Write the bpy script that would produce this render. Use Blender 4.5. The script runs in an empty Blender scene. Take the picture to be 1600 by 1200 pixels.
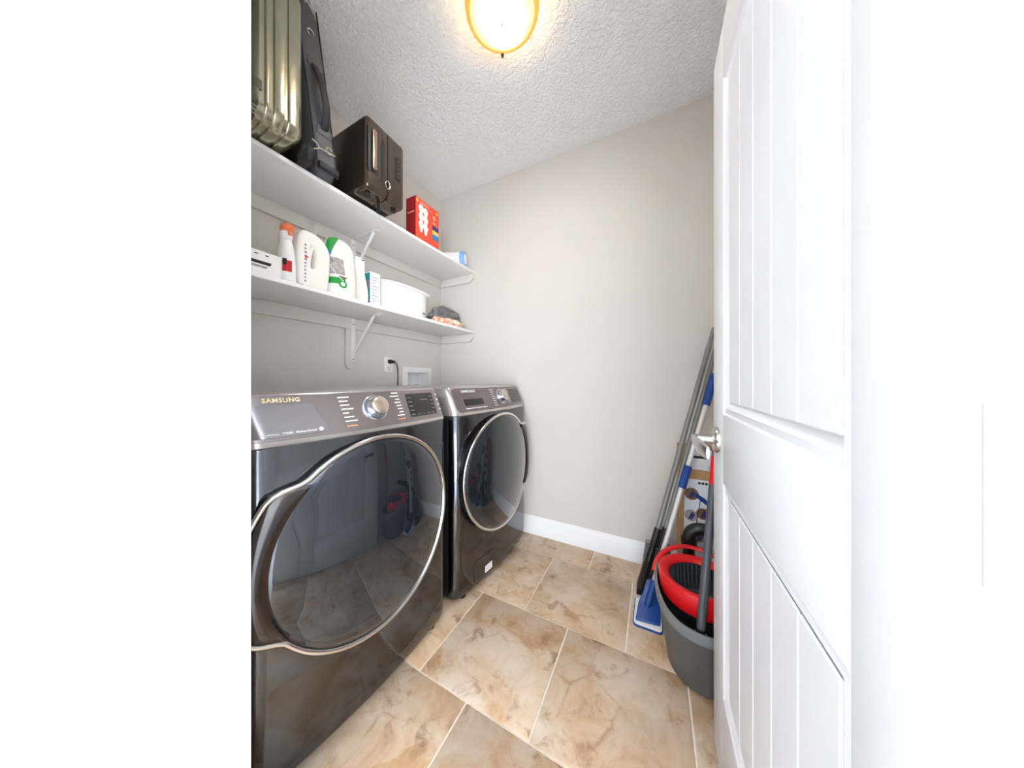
import bpy, bmesh, math, random
from mathutils import Vector, Matrix, noise

S = bpy.context.scene
COL = S.collection
R = math.radians
PI = math.pi

# ------------------------------------------------------------------ camera
cam_d = bpy.data.cameras.new('camera')
cam_d.sensor_fit = 'HORIZONTAL'
cam_d.sensor_width = 36.0
cam_d.lens = 437.67 / 1600 * 36.0
cam_d.shift_x = (800 - 789.23) / 1600
cam_d.shift_y = -(600 - 594.25) / 1600
cam_d.clip_start = 0.01
cam = bpy.data.objects.new('camera', cam_d)
cam.location = (1.5348, -1.7681, 1.036)
cam.rotation_euler = (R(90), 0, 0.4903)
COL.objects.link(cam)
S.camera = cam

# ------------------------------------------------------------------ world, exposure
wld = bpy.data.worlds.new('world')
S.world = wld
wld.use_nodes = True
wld.node_tree.nodes['Background'].inputs[0].default_value = (0.9, 0.95, 1.0, 1)
wld.node_tree.nodes['Background'].inputs[1].default_value = 0.3
S.view_settings.view_transform = 'Standard'
S.view_settings.look = 'None'
S.view_settings.gamma = 1.0
S.view_settings.use_curve_mapping = False
S.view_settings.exposure = 1.25
LAMP_POWER = 40.0       # radiance of the lit glass bowl in the laundry room
HALL_FILL_POWER = 16.0       # radiance of the fill lamp added in the hallway behind the camera
FILL_WINDOW_POWER = 5.6      # radiance of the added fill window, unseen in the hallway
S.cycles.max_bounces = 12
S.cycles.diffuse_bounces = 8
S.cycles.glossy_bounces = 6
S.cycles.sample_clamp_indirect = 8.0

# ------------------------------------------------------------------ materials
def lin(c):
    o = []
    for x in c:
        x = x / 255.0
        o.append(x / 12.92 if x <= 0.04045 else ((x + 0.055) / 1.055) ** 2.4)
    return (o[0], o[1], o[2], 1.0)

def node(nt, typ, **kw):
    n = nt.nodes.new(typ)
    for k, v in kw.items():
        setattr(n, k, v)
    return n

def ramp(nt, fac, stops):
    n = nt.nodes.new('ShaderNodeValToRGB')
    el = n.color_ramp.elements
    while len(el) < len(stops):
        el.new(0.5)
    for e, (p, c) in zip(el, stops):
        e.position = p
        e.color = c
    nt.links.new(fac, n.inputs[0])
    return n.outputs[0]

def mixc(nt, fac, a, b, mode='MIX'):
    n = nt.nodes.new('ShaderNodeMix')
    n.data_type = 'RGBA'
    n.blend_type = mode
    for sock, v in ((n.inputs[0], fac), (n.inputs[6], a), (n.inputs[7], b)):
        if hasattr(v, 'is_output'):
            nt.links.new(v, sock)
        else:
            sock.default_value = v
    return n.outputs[2]

def M(name, col, rough=0.5, metal=0.0, spec=0.5, coat=0.0, var=0.04, vscale=14.0, bump=None, emit=None, trans=0.0):
    m = bpy.data.materials.new(name)
    m.use_nodes = True
    nt = m.node_tree
    b = nt.nodes['Principled BSDF']
    tc = node(nt, 'ShaderNodeTexCoord')
    nz = node(nt, 'ShaderNodeTexNoise')
    nz.inputs['Scale'].default_value = vscale
    nz.inputs['Detail'].default_value = 4
    nt.links.new(tc.outputs['Object'], nz.inputs['Vector'])
    c = lin(col)
    lo = tuple(x * (1 - var) for x in c[:3]) + (1,)
    hi = tuple(min(1, x * (1 + var)) for x in c[:3]) + (1,)
    out = ramp(nt, nz.outputs['Fac'], [(0.3, lo), (0.7, hi)])
    nt.links.new(out, b.inputs['Base Color'])
    b.inputs['Roughness'].default_value = rough
    b.inputs['Metallic'].default_value = metal
    b.inputs['Specular IOR Level'].default_value = spec
    b.inputs['Coat Weight'].default_value = coat
    b.inputs['Coat Roughness'].default_value = 0.04
    b.inputs['Transmission Weight'].default_value = trans
    if bump:
        sc, st, dist = bump
        n2 = node(nt, 'ShaderNodeTexNoise')
        n2.inputs['Scale'].default_value = sc
        n2.inputs['Detail'].default_value = 5
        nt.links.new(tc.outputs['Object'], n2.inputs['Vector'])
        bp = node(nt, 'ShaderNodeBump')
        bp.inputs['Strength'].default_value = st
        bp.inputs['Distance'].default_value = dist
        nt.links.new(n2.outputs['Fac'], bp.inputs['Height'])
        nt.links.new(bp.outputs[0], b.inputs['Normal'])
    if emit:
        b.inputs['Emission Color'].default_value = lin(emit[0])
        b.inputs['Emission Strength'].default_value = emit[1]
    return m

def ceiling_material():
    m = bpy.data.materials.new('stippled_ceiling_paint')
    m.use_nodes = True
    nt = m.node_tree
    b = nt.nodes['Principled BSDF']
    b.inputs['Base Color'].default_value = lin((250, 251, 253))
    b.inputs['Roughness'].default_value = 0.85
    tc = node(nt, 'ShaderNodeTexCoord')
    n1 = node(nt, 'ShaderNodeTexNoise')
    n1.inputs['Scale'].default_value = 75
    n1.inputs['Detail'].default_value = 3
    n1.inputs['Roughness'].default_value = 0.55
    nt.links.new(tc.outputs['Object'], n1.inputs['Vector'])
    f = ramp(nt, n1.outputs['Fac'], [(0.36, (0, 0, 0, 1)), (0.62, (1, 1, 1, 1))])
    bp = node(nt, 'ShaderNodeBump')
    bp.inputs['Strength'].default_value = 0.85
    bp.inputs['Distance'].default_value = 0.006
    nt.links.new(f, bp.inputs['Height'])
    nt.links.new(bp.outputs[0], b.inputs['Normal'])
    return m

def tile_material():
    m = bpy.data.materials.new('brown_stone_look_tile')
    m.use_nodes = True
    nt = m.node_tree
    b = nt.nodes['Principled BSDF']
    L = nt.links.new
    tc = node(nt, 'ShaderNodeTexCoord')
    oi = node(nt, 'ShaderNodeObjectInfo')
    off = node(nt, 'ShaderNodeVectorMath', operation='SCALE')
    off.inputs[0].default_value = (3.1, 5.3, 2.7)
    L(oi.outputs['Random'], off.inputs['Scale'])
    add = node(nt, 'ShaderNodeVectorMath', operation='ADD')
    L(tc.outputs['Object'], add.inputs[0]); L(off.outputs[0], add.inputs[1])
    vec = add.outputs[0]
    def nz(scale, detail, rough=0.55, dist=0.0, v=vec):
        n = node(nt, 'ShaderNodeTexNoise')
        n.inputs['Scale'].default_value = scale
        n.inputs['Detail'].default_value = detail
        n.inputs['Roughness'].default_value = rough
        n.inputs['Distortion'].default_value = dist
        L(v, n.inputs['Vector'])
        return n
    wob = nz(7, 5, 0.6)
    w1 = node(nt, 'ShaderNodeVectorMath', operation='SCALE')
    w1.inputs['Scale'].default_value = 0.045
    L(wob.outputs['Color'], w1.inputs[0])
    wv = node(nt, 'ShaderNodeVectorMath', operation='ADD')
    L(vec, wv.inputs[0]); L(w1.outputs[0], wv.inputs[1])
    v1 = node(nt, 'ShaderNodeTexVoronoi')
    v1.inputs['Scale'].default_value = 4.4
    L(wv.outputs[0], v1.inputs['Vector'])
    sep = node(nt, 'ShaderNodeSeparateColor')
    L(v1.outputs['Color'], sep.inputs[0])
    patch = ramp(nt, sep.outputs[0], [(0.0, lin((178, 142, 102))), (0.30, lin((204, 180, 153))), (0.5, lin((190, 160, 129))),
                                      (0.72, lin((210, 191, 170))), (1.0, lin((174, 146, 122)))])
    cl = nz(5.5, 9, 0.66, 0.6)
    cloud = ramp(nt, cl.outputs['Fac'], [(0.32, lin((138, 104, 76))), (0.44, lin((188, 152, 116))), (0.54, lin((206, 186, 165))), (0.70, lin((222, 212, 199)))])
    c = mixc(nt, 0.50, patch, cloud)
    fine = nz(15, 8, 0.68, 0.5)
    fm = ramp(nt, fine.outputs['Fac'], [(0.33, (0.48, 0.38, 0.30, 1)), (0.48, (1, 1, 1, 1))])
    msk = nz(6, 3)
    mk = ramp(nt, msk.outputs['Fac'], [(0.42, (0.18, 0.18, 0.18, 1)), (0.60, (1, 1, 1, 1))])
    c = mixc(nt, mk, c, mixc(nt, 1.0, c, fm, 'MULTIPLY'))
    v2 = node(nt, 'ShaderNodeTexVoronoi', feature='DISTANCE_TO_EDGE')
    v2.inputs['Scale'].default_value = 4.4
    L(wv.outputs[0], v2.inputs['Vector'])
    vn = ramp(nt, v2.outputs['Distance'], [(0.0, (0.70, 0.59, 0.49, 1)), (0.010, (0.90, 0.84, 0.78, 1)), (0.030, (1, 1, 1, 1))])
    br = nz(9, 3)
    bm_ = ramp(nt, br.outputs['Fac'], [(0.50, (0, 0, 0, 1)), (0.64, (1, 1, 1, 1))])
    c = mixc(nt, bm_, c, mixc(nt, 1.0, c, vn, 'MULTIPLY'))
    L(c, b.inputs['Base Color'])
    rr = ramp(nt, cl.outputs['Fac'], [(0.3, (0.28, 0.28, 0.28, 1)), (0.7, (0.40, 0.40, 0.40, 1))])
    L(rr, b.inputs['Roughness'])
    b.inputs['Specular IOR Level'].default_value = 0.4
    bp = node(nt, 'ShaderNodeBump')
    bp.inputs['Strength'].default_value = 0.12
    bp.inputs['Distance'].default_value = 0.002
    L(fine.outputs['Fac'], bp.inputs['Height'])
    L(bp.outputs[0], b.inputs['Normal'])
    return m

def glow_glass(name, strength):
    # lit frosted bowl: white over the bulbs, amber glass where the bulbs are far
    m = bpy.data.materials.new(name)
    m.use_nodes = True
    nt = m.node_tree
    b = nt.nodes['Principled BSDF']
    tc = node(nt, 'ShaderNodeTexCoord')
    sx = node(nt, 'ShaderNodeVectorMath', operation='MULTIPLY')
    sx.inputs[1].default_value = (1, 1, 0)
    nt.links.new(tc.outputs['Object'], sx.inputs[0])
    ln = node(nt, 'ShaderNodeVectorMath', operation='LENGTH')
    nt.links.new(sx.outputs[0], ln.inputs[0])
    nz = node(nt, 'ShaderNodeTexNoise')
    nz.inputs['Scale'].default_value = 9
    nt.links.new(tc.outputs['Object'], nz.inputs['Vector'])
    ma = node(nt, 'ShaderNodeMath', operation='MULTIPLY_ADD')
    ma.inputs[1].default_value = 0.06
    nt.links.new(nz.outputs['Fac'], ma.inputs[0])
    nt.links.new(ln.outputs['Value'], ma.inputs[2])
    col = ramp(nt, ma.outputs[0], [(0.095, (0.97, 0.985, 1.0, 1)), (0.128, (1.0, 0.76, 0.32, 1))])
    st = ramp(nt, ma.outputs[0], [(0.095, (1, 1, 1, 1)), (0.130, (0.009, 0.009, 0.009, 1))])
    mu = node(nt, 'ShaderNodeMath', operation='MULTIPLY')
    mu.inputs[1].default_value = strength
    nt.links.new(st, mu.inputs[0])
    nt.links.new(col, b.inputs['Emission Color'])
    nt.links.new(mu.outputs[0], b.inputs['Emission Strength'])
    b.inputs['Base Color'].default_value = (0.9, 0.8, 0.55, 1)
    b.inputs['Roughness'].default_value = 0.25
    return m

MT = {}
MT['wall'] = M('greige_wall_paint', (216, 210, 203), 0.7, var=0.012, vscale=3, bump=(160, 0.08, 0.001))
MT['hallwall'] = M('hall_wall_paint', (240, 241, 242), 0.7, var=0.01, vscale=3)
MT['ceiling'] = ceiling_material()
MT['tile'] = tile_material()
MT['grout'] = M('pale_grout', (232, 222, 208), 0.9, var=0.08, vscale=60)
MT['trim'] = M('white_trim_paint', (243, 243, 245), 0.35, var=0.008)
MT['door'] = M('white_door_paint', (229, 229, 232), 0.38, var=0.008)
MT['shelf'] = M('white_shelf_paint', (240, 240, 239), 0.45, var=0.015)
MT['bracket'] = M('white_bracket_enamel', (232, 233, 233), 0.35, var=0.02)
MT['nickel'] = M('satin_nickel', (196, 193, 190), 0.24, 1.0, var=0.03)
MT['chrome'] = M('bright_chrome', (228, 226, 224), 0.12, 1.0, var=0.02)
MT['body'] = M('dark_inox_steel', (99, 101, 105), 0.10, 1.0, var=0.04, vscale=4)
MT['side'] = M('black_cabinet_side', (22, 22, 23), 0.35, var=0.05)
MT['head'] = M('silver_lacquer', (196, 190, 188), 0.22, 0.85, var=0.02)
MT['panel'] = M('warm_grey_panel_lacquer', (150, 141, 141), 0.26, 0.75, coat=0.3, var=0.04, vscale=5)
MT['panel_w'] = M('dark_grey_panel_lacquer', (126, 116, 115), 0.28, 0.7, coat=0.3, var=0.04, vscale=5)
MT['raised'] = M('raised_panel_lacquer', (156, 152, 156), 0.2, 0.75, coat=0.3, var=0.03)
MT['black'] = M('black_plastic', (16, 16, 17), 0.38, var=0.08)
MT['gloss_black'] = M('gloss_black_display', (26, 26, 27), 0.08, coat=0.5, var=0.05)
MT['glass'] = M('dark_tinted_door_glass', (37, 43, 51), 0.04, 0.55, spec=0.9, coat=1.0, var=0.05)
MT['grip'] = M('dark_bronze_grip', (44, 36, 34), 0.12, 0.3, coat=0.6, var=0.05)
MT['print_w'] = M('white_print', (235, 233, 230), 0.5)
MT['print_gold'] = M('pale_gold_lettering', (240, 222, 180), 0.3, 0.4)
MT['print_o'] = M('orange_print', (222, 140, 90), 0.5)
MT['knob'] = M('brushed_champagne_knob', (222, 205, 190), 0.25, 0.9, var=0.03)
MT['blue_ring'] = M('blue_steel_ring', (150, 165, 195), 0.2, 0.9)
MT['white_p'] = M('white_plastic', (240, 240, 240), 0.35, var=0.01)
MT['cream_p'] = M('warm_white_plastic', (242, 238, 232), 0.4, var=0.015)
MT['grey_p'] = M('grey_plastic', (86, 87, 88), 0.42, var=0.04)
MT['grey_rim'] = M('light_grey_plastic', (116, 120, 122), 0.4, var=0.03)
MT['red_p'] = M('red_plastic', (214, 18, 26), 0.33, var=0.04)
MT['navy_p'] = M('dark_teal_plastic', (34, 48, 60), 0.35, var=0.05)
MT['blue_p'] = M('blue_plastic', (22, 62, 132), 0.35, var=0.05)
MT['blue_foam'] = M('blue_foam_grip', (24, 66, 140), 0.7, var=0.08)
MT['pole_grey'] = M('grey_painted_pole', (132, 131, 129), 0.35, 0.3, var=0.03)
MT['pole_alu'] = M('silver_aluminium_pole', (214, 212, 210), 0.35, 0.25, var=0.03)
MT['pole_slate'] = M('slate_grey_pole', (86, 91, 98), 0.4, 0.2, var=0.03)
MT['card'] = M('brown_cardboard', (186, 146, 104), 0.85, var=0.06)
MT['card_w'] = M('white_printed_card', (226, 228, 236), 0.5, var=0.02)
MT['gold'] = M('champagne_polycarbonate', (176, 173, 150), 0.2, 0.8, coat=0.3, var=0.04)
MT['gold_d'] = M('shadow_olive_zip_tape', (70, 70, 54), 0.45, 0.2)  # dark olive colour of the zip tape and latch
MT['bag'] = M('dark_grey_nylon', (86, 86, 89), 0.6, var=0.06, bump=(90, 0.15, 0.002))
MT['bag_d'] = M('black_nylon', (34, 34, 38), 0.6, var=0.08, bump=(40, 0.2, 0.003))
MT['case'] = M('bronze_black_polycarbonate', (100, 88, 78), 0.2, 0.85, coat=0.25, var=0.05)
MT['case_d'] = M('black_case_trim', (24, 22, 21), 0.35)
MT['case_h'] = M('bronze_handle', (158, 136, 118), 0.25, 0.8)
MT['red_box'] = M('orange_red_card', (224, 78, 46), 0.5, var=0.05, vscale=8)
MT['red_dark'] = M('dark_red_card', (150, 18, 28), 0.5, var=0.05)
MT['p_yellow'] = M('yellow_print', (240, 190, 90), 0.5)
MT['p_blue'] = M('blue_print', (40, 130, 190), 0.5)
MT['p_navy'] = M('navy_print', (62, 52, 110), 0.5)
MT['p_pink'] = M('pink_print', (240, 150, 140), 0.5)
MT['p_green'] = M('green_print', (24, 150, 56), 0.5)
MT['p_grey'] = M('grey_photo_print', (168, 160, 158), 0.5, var=0.35, vscale=60)
MT['p_teal'] = M('teal_print', (30, 140, 146), 0.5)
MT['p_red'] = M('red_print', (196, 24, 34), 0.5)
MT['p_black'] = M('black_print', (28, 28, 30), 0.5)
MT['p_violet'] = M('violet_print', (146, 130, 160), 0.5)
MT['p_brown'] = M('brown_print', (120, 96, 66), 0.5)
MT['orange'] = M('orange_plastic', (240, 130, 84), 0.4)
MT['light_blue'] = M('light_blue_plastic', (130, 174, 226), 0.3)
MT['silver_bag'] = M('grey_plastic_bag', (112, 110, 114), 0.3, var=0.15, vscale=20)
MT['cloth'] = M('peach_and_white_cloth', (232, 206, 186), 0.85, var=0.22, vscale=16, bump=(60, 0.4, 0.004))
def cloth_mix():
    m = M('mixed_rag_cloth', (232, 206, 186), 0.85, bump=(60, 0.4, 0.004))
    nt = m.node_tree
    tc = node(nt, 'ShaderNodeTexCoord')
    nz = node(nt, 'ShaderNodeTexNoise')
    nz.inputs['Scale'].default_value = 13
    nt.links.new(tc.outputs['Object'], nz.inputs['Vector'])
    c = ramp(nt, nz.outputs['Fac'], [(0.36, lin((150, 146, 144))), (0.43, lin((238, 234, 228))), (0.52, lin((240, 214, 170))), (0.58, lin((226, 140, 112))), (0.64, lin((238, 232, 226)))])
    nt.links.new(c, nt.nodes['Principled BSDF'].inputs['Base Color'])
    return m
MT['cloth'] = cloth_mix()
MT['wire'] = M('bare_metal_wire', (214, 208, 190), 0.3, 0.8)
MT['amber'] = M('amber_glass_rim', (240, 196, 96), 0.3, emit=((255, 188, 92), 0.17))
MT['lamp_glass'] = glow_glass('lit_frosted_glass', LAMP_POWER)
MT['hall_glass'] = M('lit_hall_diffuser', (255, 255, 255), 0.4, emit=((250, 253, 255), HALL_FILL_POWER))  # emission of the added hallway fill lamp
MT['daylight'] = M('bright_frosted_pane', (240, 244, 250), 0.3, emit=((244, 250, 255), FILL_WINDOW_POWER))  # emissive pane, added to throw fill light through the doorway
MT['bronze'] = M('dark_bronze_clip', (46, 36, 28), 0.4, 0.6)

# ------------------------------------------------------------------ mesh helpers
class MB:
    def __init__(s):
        s.v = []; s.f = []
    def add(s, vs, fs):
        o = len(s.v)
        s.v += [tuple(p) for p in vs]
        s.f += [tuple(i + o for i in f) for f in fs]
        return s
    def box(s, x0, x1, y0, y1, z0, z1):
        vs = [(x0, y0, z0), (x1, y0, z0), (x1, y1, z0), (x0, y1, z0), (x0, y0, z1), (x1, y0, z1), (x1, y1, z1), (x0, y1, z1)]
        return s.add(vs, [(0, 3, 2, 1), (4, 5, 6, 7), (0, 1, 5, 4), (1, 2, 6, 5), (2, 3, 7, 6), (3, 0, 4, 7)])
    def loft(s, rings, cap0=True, cap1=True, closed=True):
        n = len(rings[0])
        vs = [p for r in rings for p in r]
        fs = []
        for k in range(len(rings) - 1):
            for i in range(n if closed else n - 1):
                j = (i + 1) % n
                fs.append((k * n + i, k * n + j, (k + 1) * n + j, (k + 1) * n + i))
        if cap0: fs.append(tuple(reversed(range(n))))
        if cap1: fs.append(tuple((len(rings) - 1) * n + i for i in range(n)))
        return s.add(vs, fs)
    def tube(s, path, r, seg=10, caps=True, flat=1.0, up=None):
        P = [Vector(p) for p in path]
        rings = []
        prev = None
        for i, p in enumerate(P):
            t = (P[min(i + 1, len(P) - 1)] - P[max(i - 1, 0)]).normalized()
            if prev is None:
                a = Vector(up) if up else (Vector((0, 0, 1)) if abs(t.z) < 0.9 else Vector((1, 0, 0)))
            else:
                a = prev
            a = (a - t * a.dot(t)).normalized()
            prev = a
            b = t.cross(a)
            rr = r[i] if isinstance(r, (list, tuple)) else r
            rings.append([p + a * rr * math.cos(2 * PI * k / seg) + b * rr * flat * math.sin(2 * PI * k / seg) for k in range(seg)])
        return s.loft(rings, caps, caps)
    def lathe(s, prof, seg=32, mat=None, caps=True):
        rings = []
        for r, z in prof:
            ring = [Vector((r * math.cos(2 * PI * k / seg), r * math.sin(2 * PI * k / seg), z)) for k in range(seg)]
            if mat is not None:
                ring = [mat @ p for p in ring]
            rings.append(ring)
        return s.loft(rings, caps, caps)

def obj_from_bm(name, bm, mat, parent, angle):
    me = bpy.data.meshes.new(name)
    bm.to_mesh(me); bm.free()
    if angle:
        me.polygons.foreach_set('use_smooth', [True] * len(me.polygons))
        me.set_sharp_from_angle(angle=R(angle))
    if mat is not None:
        me.materials.append(mat if not isinstance(mat, str) else MT[mat])
    o = bpy.data.objects.new(name, me)
    COL.objects.link(o)
    if parent is not None:
        o.parent = parent
    return o

def base_of(p):
    v = Vector((0, 0, 0))
    while p is not None:
        v += Vector(p.location); p = p.parent
    return v

def build(mb, name, mat, parent=None, bevel=0.0, seg=2, angle=40, world=True, fix=True, subdiv=0):
    """One mesh object. world=True: vertices are in scene coordinates and are moved into the parent's frame."""
    bm = bmesh.new()
    o = base_of(parent) if (world and parent is not None) else Vector((0, 0, 0))
    vs = [bm.verts.new(Vector(p) - o) for p in mb.v]
    for f in mb.f:
        try:
            bm.faces.new([vs[i] for i in f])
        except ValueError:
            pass
    if fix:
        bmesh.ops.recalc_face_normals(bm, faces=bm.faces)
    if bevel:
        es = [e for e in bm.edges if len(e.link_faces) == 2 and e.calc_face_angle(0) > R(35)]
        bmesh.ops.bevel(bm, geom=es, offset=bevel, segments=seg, profile=0.5, affect='EDGES', clamp_overlap=True)
    return obj_from_bm(name, bm, mat, parent, angle)

def tag(o, label=None, cat=None, group=None, kind=None):
    if label: o['label'] = label
    if cat: o['category'] = cat
    if group: o['group'] = group
    if kind: o['kind'] = kind
    return o

def thing(name, label, cat, loc=(0, 0, 0), rz=0.0, group=None, kind=None):
    o = bpy.data.objects.new(name, None)
    o.empty_display_size = 0.05
    o.location = loc
    o.rotation_euler = (0, 0, rz)
    COL.objects.link(o)
    return tag(o, label, cat, group, kind)

def struct(mb, name, mat, label, cat, parent=None, **kw):
    o = build(mb, name, mat, parent, **kw)
    return tag(o, label, cat, kind='structure')

def text2d(body, size, bold=0.0, spacing=1.0):
    c = bpy.data.curves.new('lettering', 'FONT')
    c.body = body; c.size = size; c.offset = bold; c.space_character = spacing
    c.resolution_u = 3
    o = bpy.data.objects.new('lettering', c)
    COL.objects.link(o)
    bpy.context.view_layer.update()
    me = bpy.data.meshes.new_from_object(o.evaluated_get(bpy.context.evaluated_depsgraph_get()))
    vs = [(v.co.x, v.co.y) for v in me.vertices]
    fs = [tuple(p.vertices) for p in me.polygons]
    bpy.data.objects.remove(o); bpy.data.curves.remove(c); bpy.data.meshes.remove(me)
    w = max(v[0] for v in vs)
    return vs, fs, w

def curve_extrude(outlines, depth, bevel):
    """Filled 2D outline (holes allowed), extruded with rounded edges. Returns verts (u, v, w), faces."""
    c = bpy.data.curves.new('outline', 'CURVE')
    c.dimensions = '2D'; c.fill_mode = 'BOTH'
    c.extrude = depth; c.bevel_depth = bevel; c.bevel_resolution = 3
    for pts in outlines:
        sp = c.splines.new('POLY')
        sp.points.add(len(pts) - 1)
        for q, (a, b) in zip(sp.points, pts):
            q.co = (a, b, 0, 1)
        sp.use_cyclic_u = True
    o = bpy.data.objects.new('outline', c)
    COL.objects.link(o)
    bpy.context.view_layer.update()
    me = bpy.data.meshes.new_from_object(o.evaluated_get(bpy.context.evaluated_depsgraph_get()))
    vs = [tuple(v.co) for v in me.vertices]
    fs = [tuple(p.vertices) for p in me.polygons]
    bpy.data.objects.remove(o); bpy.data.curves.remove(c); bpy.data.meshes.remove(me)
    return vs, fs

def smooth_loop(pts, n=8):
    """Catmull-Rom through closed control points."""
    out = []
    N = len(pts)
    for i in range(N):
        p0, p1, p2, p3 = (Vector(pts[(i + k - 1) % N]) for k in range(4))
        for j in range(n):
            t = j / n
            out.append(tuple(0.5 * ((2 * p1) + (p2 - p0) * t + (2 * p0 - 5 * p1 + 4 * p2 - p3) * t * t + (3 * p1 - p0 - 3 * p2 + p3) * t ** 3)))
    return out

def smooth_path(pts, n=8):
    out = []
    N = len(pts)
    for i in range(N - 1):
        p0, p1, p2, p3 = (Vector(pts[max(0, min(N - 1, i + k - 1))]) for k in range(4))
        for j in range(n):
            t = j / n
            out.append(0.5 * ((2 * p1) + (p2 - p0) * t + (2 * p0 - 5 * p1 + 4 * p2 - p3) * t * t + (3 * p1 - p0 - 3 * p2 + p3) * t ** 3))
    out.append(Vector(pts[-1]))
    return out

def rrect(u0, u1, v0, v1, r, n=5):
    pts = []
    for cx, cy, a0 in ((u1 - r, v1 - r, 0), (u0 + r, v1 - r, 90), (u0 + r, v0 + r, 180), (u1 - r, v0 + r, 270)):
        for k in range(n + 1):
            a = R(a0 + 90 * k / n)
            pts.append((cx + r * math.cos(a), cy + r * math.sin(a)))
    return pts

def smoothstep(t):
    t = max(0.0, min(1.0, t))
    return t * t * (3 - 2 * t)

# ------------------------------------------------------------------ room shell
H = 2.50
XR = 1.95            # right wall
YN = -1.555          # near wall, room side
YH = -1.70           # near wall, hall side
DX0, DX1 = 0.907, 1.705   # doorway opening

# floor slab (grout) with tiles laid on it
floor = struct(MB().box(-0.10, XR + 0.1, YH, 0.10, -0.06, -0.0035), 'floor', 'grout', 'beige and brown stone look tile floor with pale grout joints', 'floor')
T = 0.42
tile_cache = {}
rows = [(-0.19 - T * k, 0) for k in range(-1, 4)]
for k in range(-1, 4):
    ytop = -0.19 - T * k            # far edge of the row
    ybot = ytop - T
    shift = {-1: 0.795, 0: 1.015, 1: 0.795, 2: 1.0, 3: 0.795}[k]
    for j in range(-3, 4):
        x0 = shift + T * j; x1 = x0 + T
        g = 0.0030
        a0, a1 = max(x0 + g, 0.0), min(x1 - g, XR)
        b0, b1 = max(ybot + g, YH), min(ytop - g, 0.0)
        if a1 - a0 < 0.01 or b1 - b0 < 0.01:
            continue
        cx, cy = (x0 + x1) / 2, (ybot + ytop) / 2
        key = tuple(round(q, 4) for q in (a0 - cx, a1 - cx, b0 - cy, b1 - cy))
        if key not in tile_cache:
            t = build(MB().box(key[0], key[1], key[2], key[3], -0.006, 0.0), 'tile', 'tile', None, bevel=0.0016, seg=2, angle=60)
            tile_cache[key] = t.data
            t.parent = floor
        else:
            t = bpy.data.objects.new('tile', tile_cache[key]); COL.objects.link(t); t.parent = floor
        t.location = (cx, cy, 0)

ceiling = struct(MB().box(-0.1, XR + 0.1, YH, 0.1, H, H + 0.08), 'ceiling', 'ceiling', 'white stippled ceiling of the laundry room', 'ceiling')

# left wall with the rectangular hole of the washer outlet box
def wall_with_hole(x0, x1, ya, yb, za, zb, hy0, hy1, hz0, hz1):
    m = MB()
    m.box(x0, x1, ya, hy0, za, zb); m.box(x0, x1, hy1, yb, za, zb)
    m.box(x0, x1, hy0, hy1, za, hz0); m.box(x0, x1, hy0, hy1, hz1, zb)
    return m
struct(wall_with_hole(-0.12, 0.0, YH, 0.12, -0.05, H, -0.362, -0.157, 0.93, 1.095), 'wall_left', 'wall', 'greige wall behind the shelves and the machines', 'wall', angle=0)
struct(MB().box(-0.02, XR + 0.1, 0.0, 0.12, -0.05, H), 'wall_back', 'wall', 'bare greige back wall beside the machines', 'wall', angle=0)
struct(MB().box(XR, XR + 0.12, YH, 0.02, -0.05, H), 'wall_right', 'wall', 'greige wall hidden behind the open white door', 'wall', angle=0)
wf = MB().box(-0.02, DX0 - 0.02, YH, YN, -0.05, H).box(DX1 + 0.02, XR + 0.02, YH, YN, -0.05, H).box(DX0 - 0.02, DX1 + 0.02, YH, YN, 1.965, H)
struct(wf, 'wall_front', 'wall', 'near wall around the doorway', 'wall', angle=0)

# baseboards, stepped profile
def baseboard(name, p0, p1, nrm, label):
    prof = [(0.0, 0.0), (0.016, 0.0), (0.016, 0.074), (0.0135, 0.080), (0.0135, 0.088), (0.010, 0.094), (0.0095, 0.104), (0.006, 0.112), (0.005, 0.119), (0.0, 0.119)]
    rings = []
    for p in (p0, p1):
        rings.append([(p[0] + nrm[0] * d, p[1] + nrm[1] * d, z) for d, z in prof])
    return struct(MB().loft(rings), name, 'trim', label, 'baseboard', angle=30)
baseboard('baseboard_back', (0.0, 0.0), (XR, 0.0), (0, -1), 'white stepped baseboard along the back wall')
baseboard('baseboard_right', (XR, YN), (XR, -0.0165), (-1, 0), 'white baseboard along the wall behind the door')

# doorway lining and casings (the camera looks in from the hall through this doorway)
def trim(name, mb, label):
    return struct(mb, name, 'trim', label, 'door trim', bevel=0.003, seg=2)
trim('trim_1', MB().box(DX0 - 0.02, DX0, YH - 0.012, YN + 0.012, 0.0, 1.965), 'white doorway lining on the side of the dryer')
trim('trim_2', MB().box(DX1, DX1 + 0.02, YH - 0.012, YN + 0.012, 0.0, 1.965), 'white doorway lining behind the hinges')
trim('trim_3', MB().box(DX0, DX1, YH - 0.012, YN + 0.012, 1.945, 1.965), 'white doorway lining overhead')
trim('trim_4', MB().box(DX0 - 0.085, DX0 - 0.006, YN, YN + 0.015, 0.0, 2.03), 'white casing inside the room near the dryer')
trim('trim_5', MB().box(DX1 + 0.022, DX1 + 0.085, YN, YN + 0.015, 0.0, 2.03), 'white casing inside the room behind the open door')
trim('trim_6', MB().box(DX0 - 0.085, DX0 - 0.006, YH - 0.016, YH, 0.0, 2.03), 'white casing on the hall side left of the doorway')
trim('trim_7', MB().box(DX1 + 0.006, DX1 + 0.085, YH - 0.016, YH, 0.0, 2.03), 'white casing on the hall side right of the doorway')
trim('trim_8', MB().box(DX0 - 0.006, DX1 + 0.006, YH - 0.016, YH, 1.952, 2.03), 'white casing on the hall side above the doorway')

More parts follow.
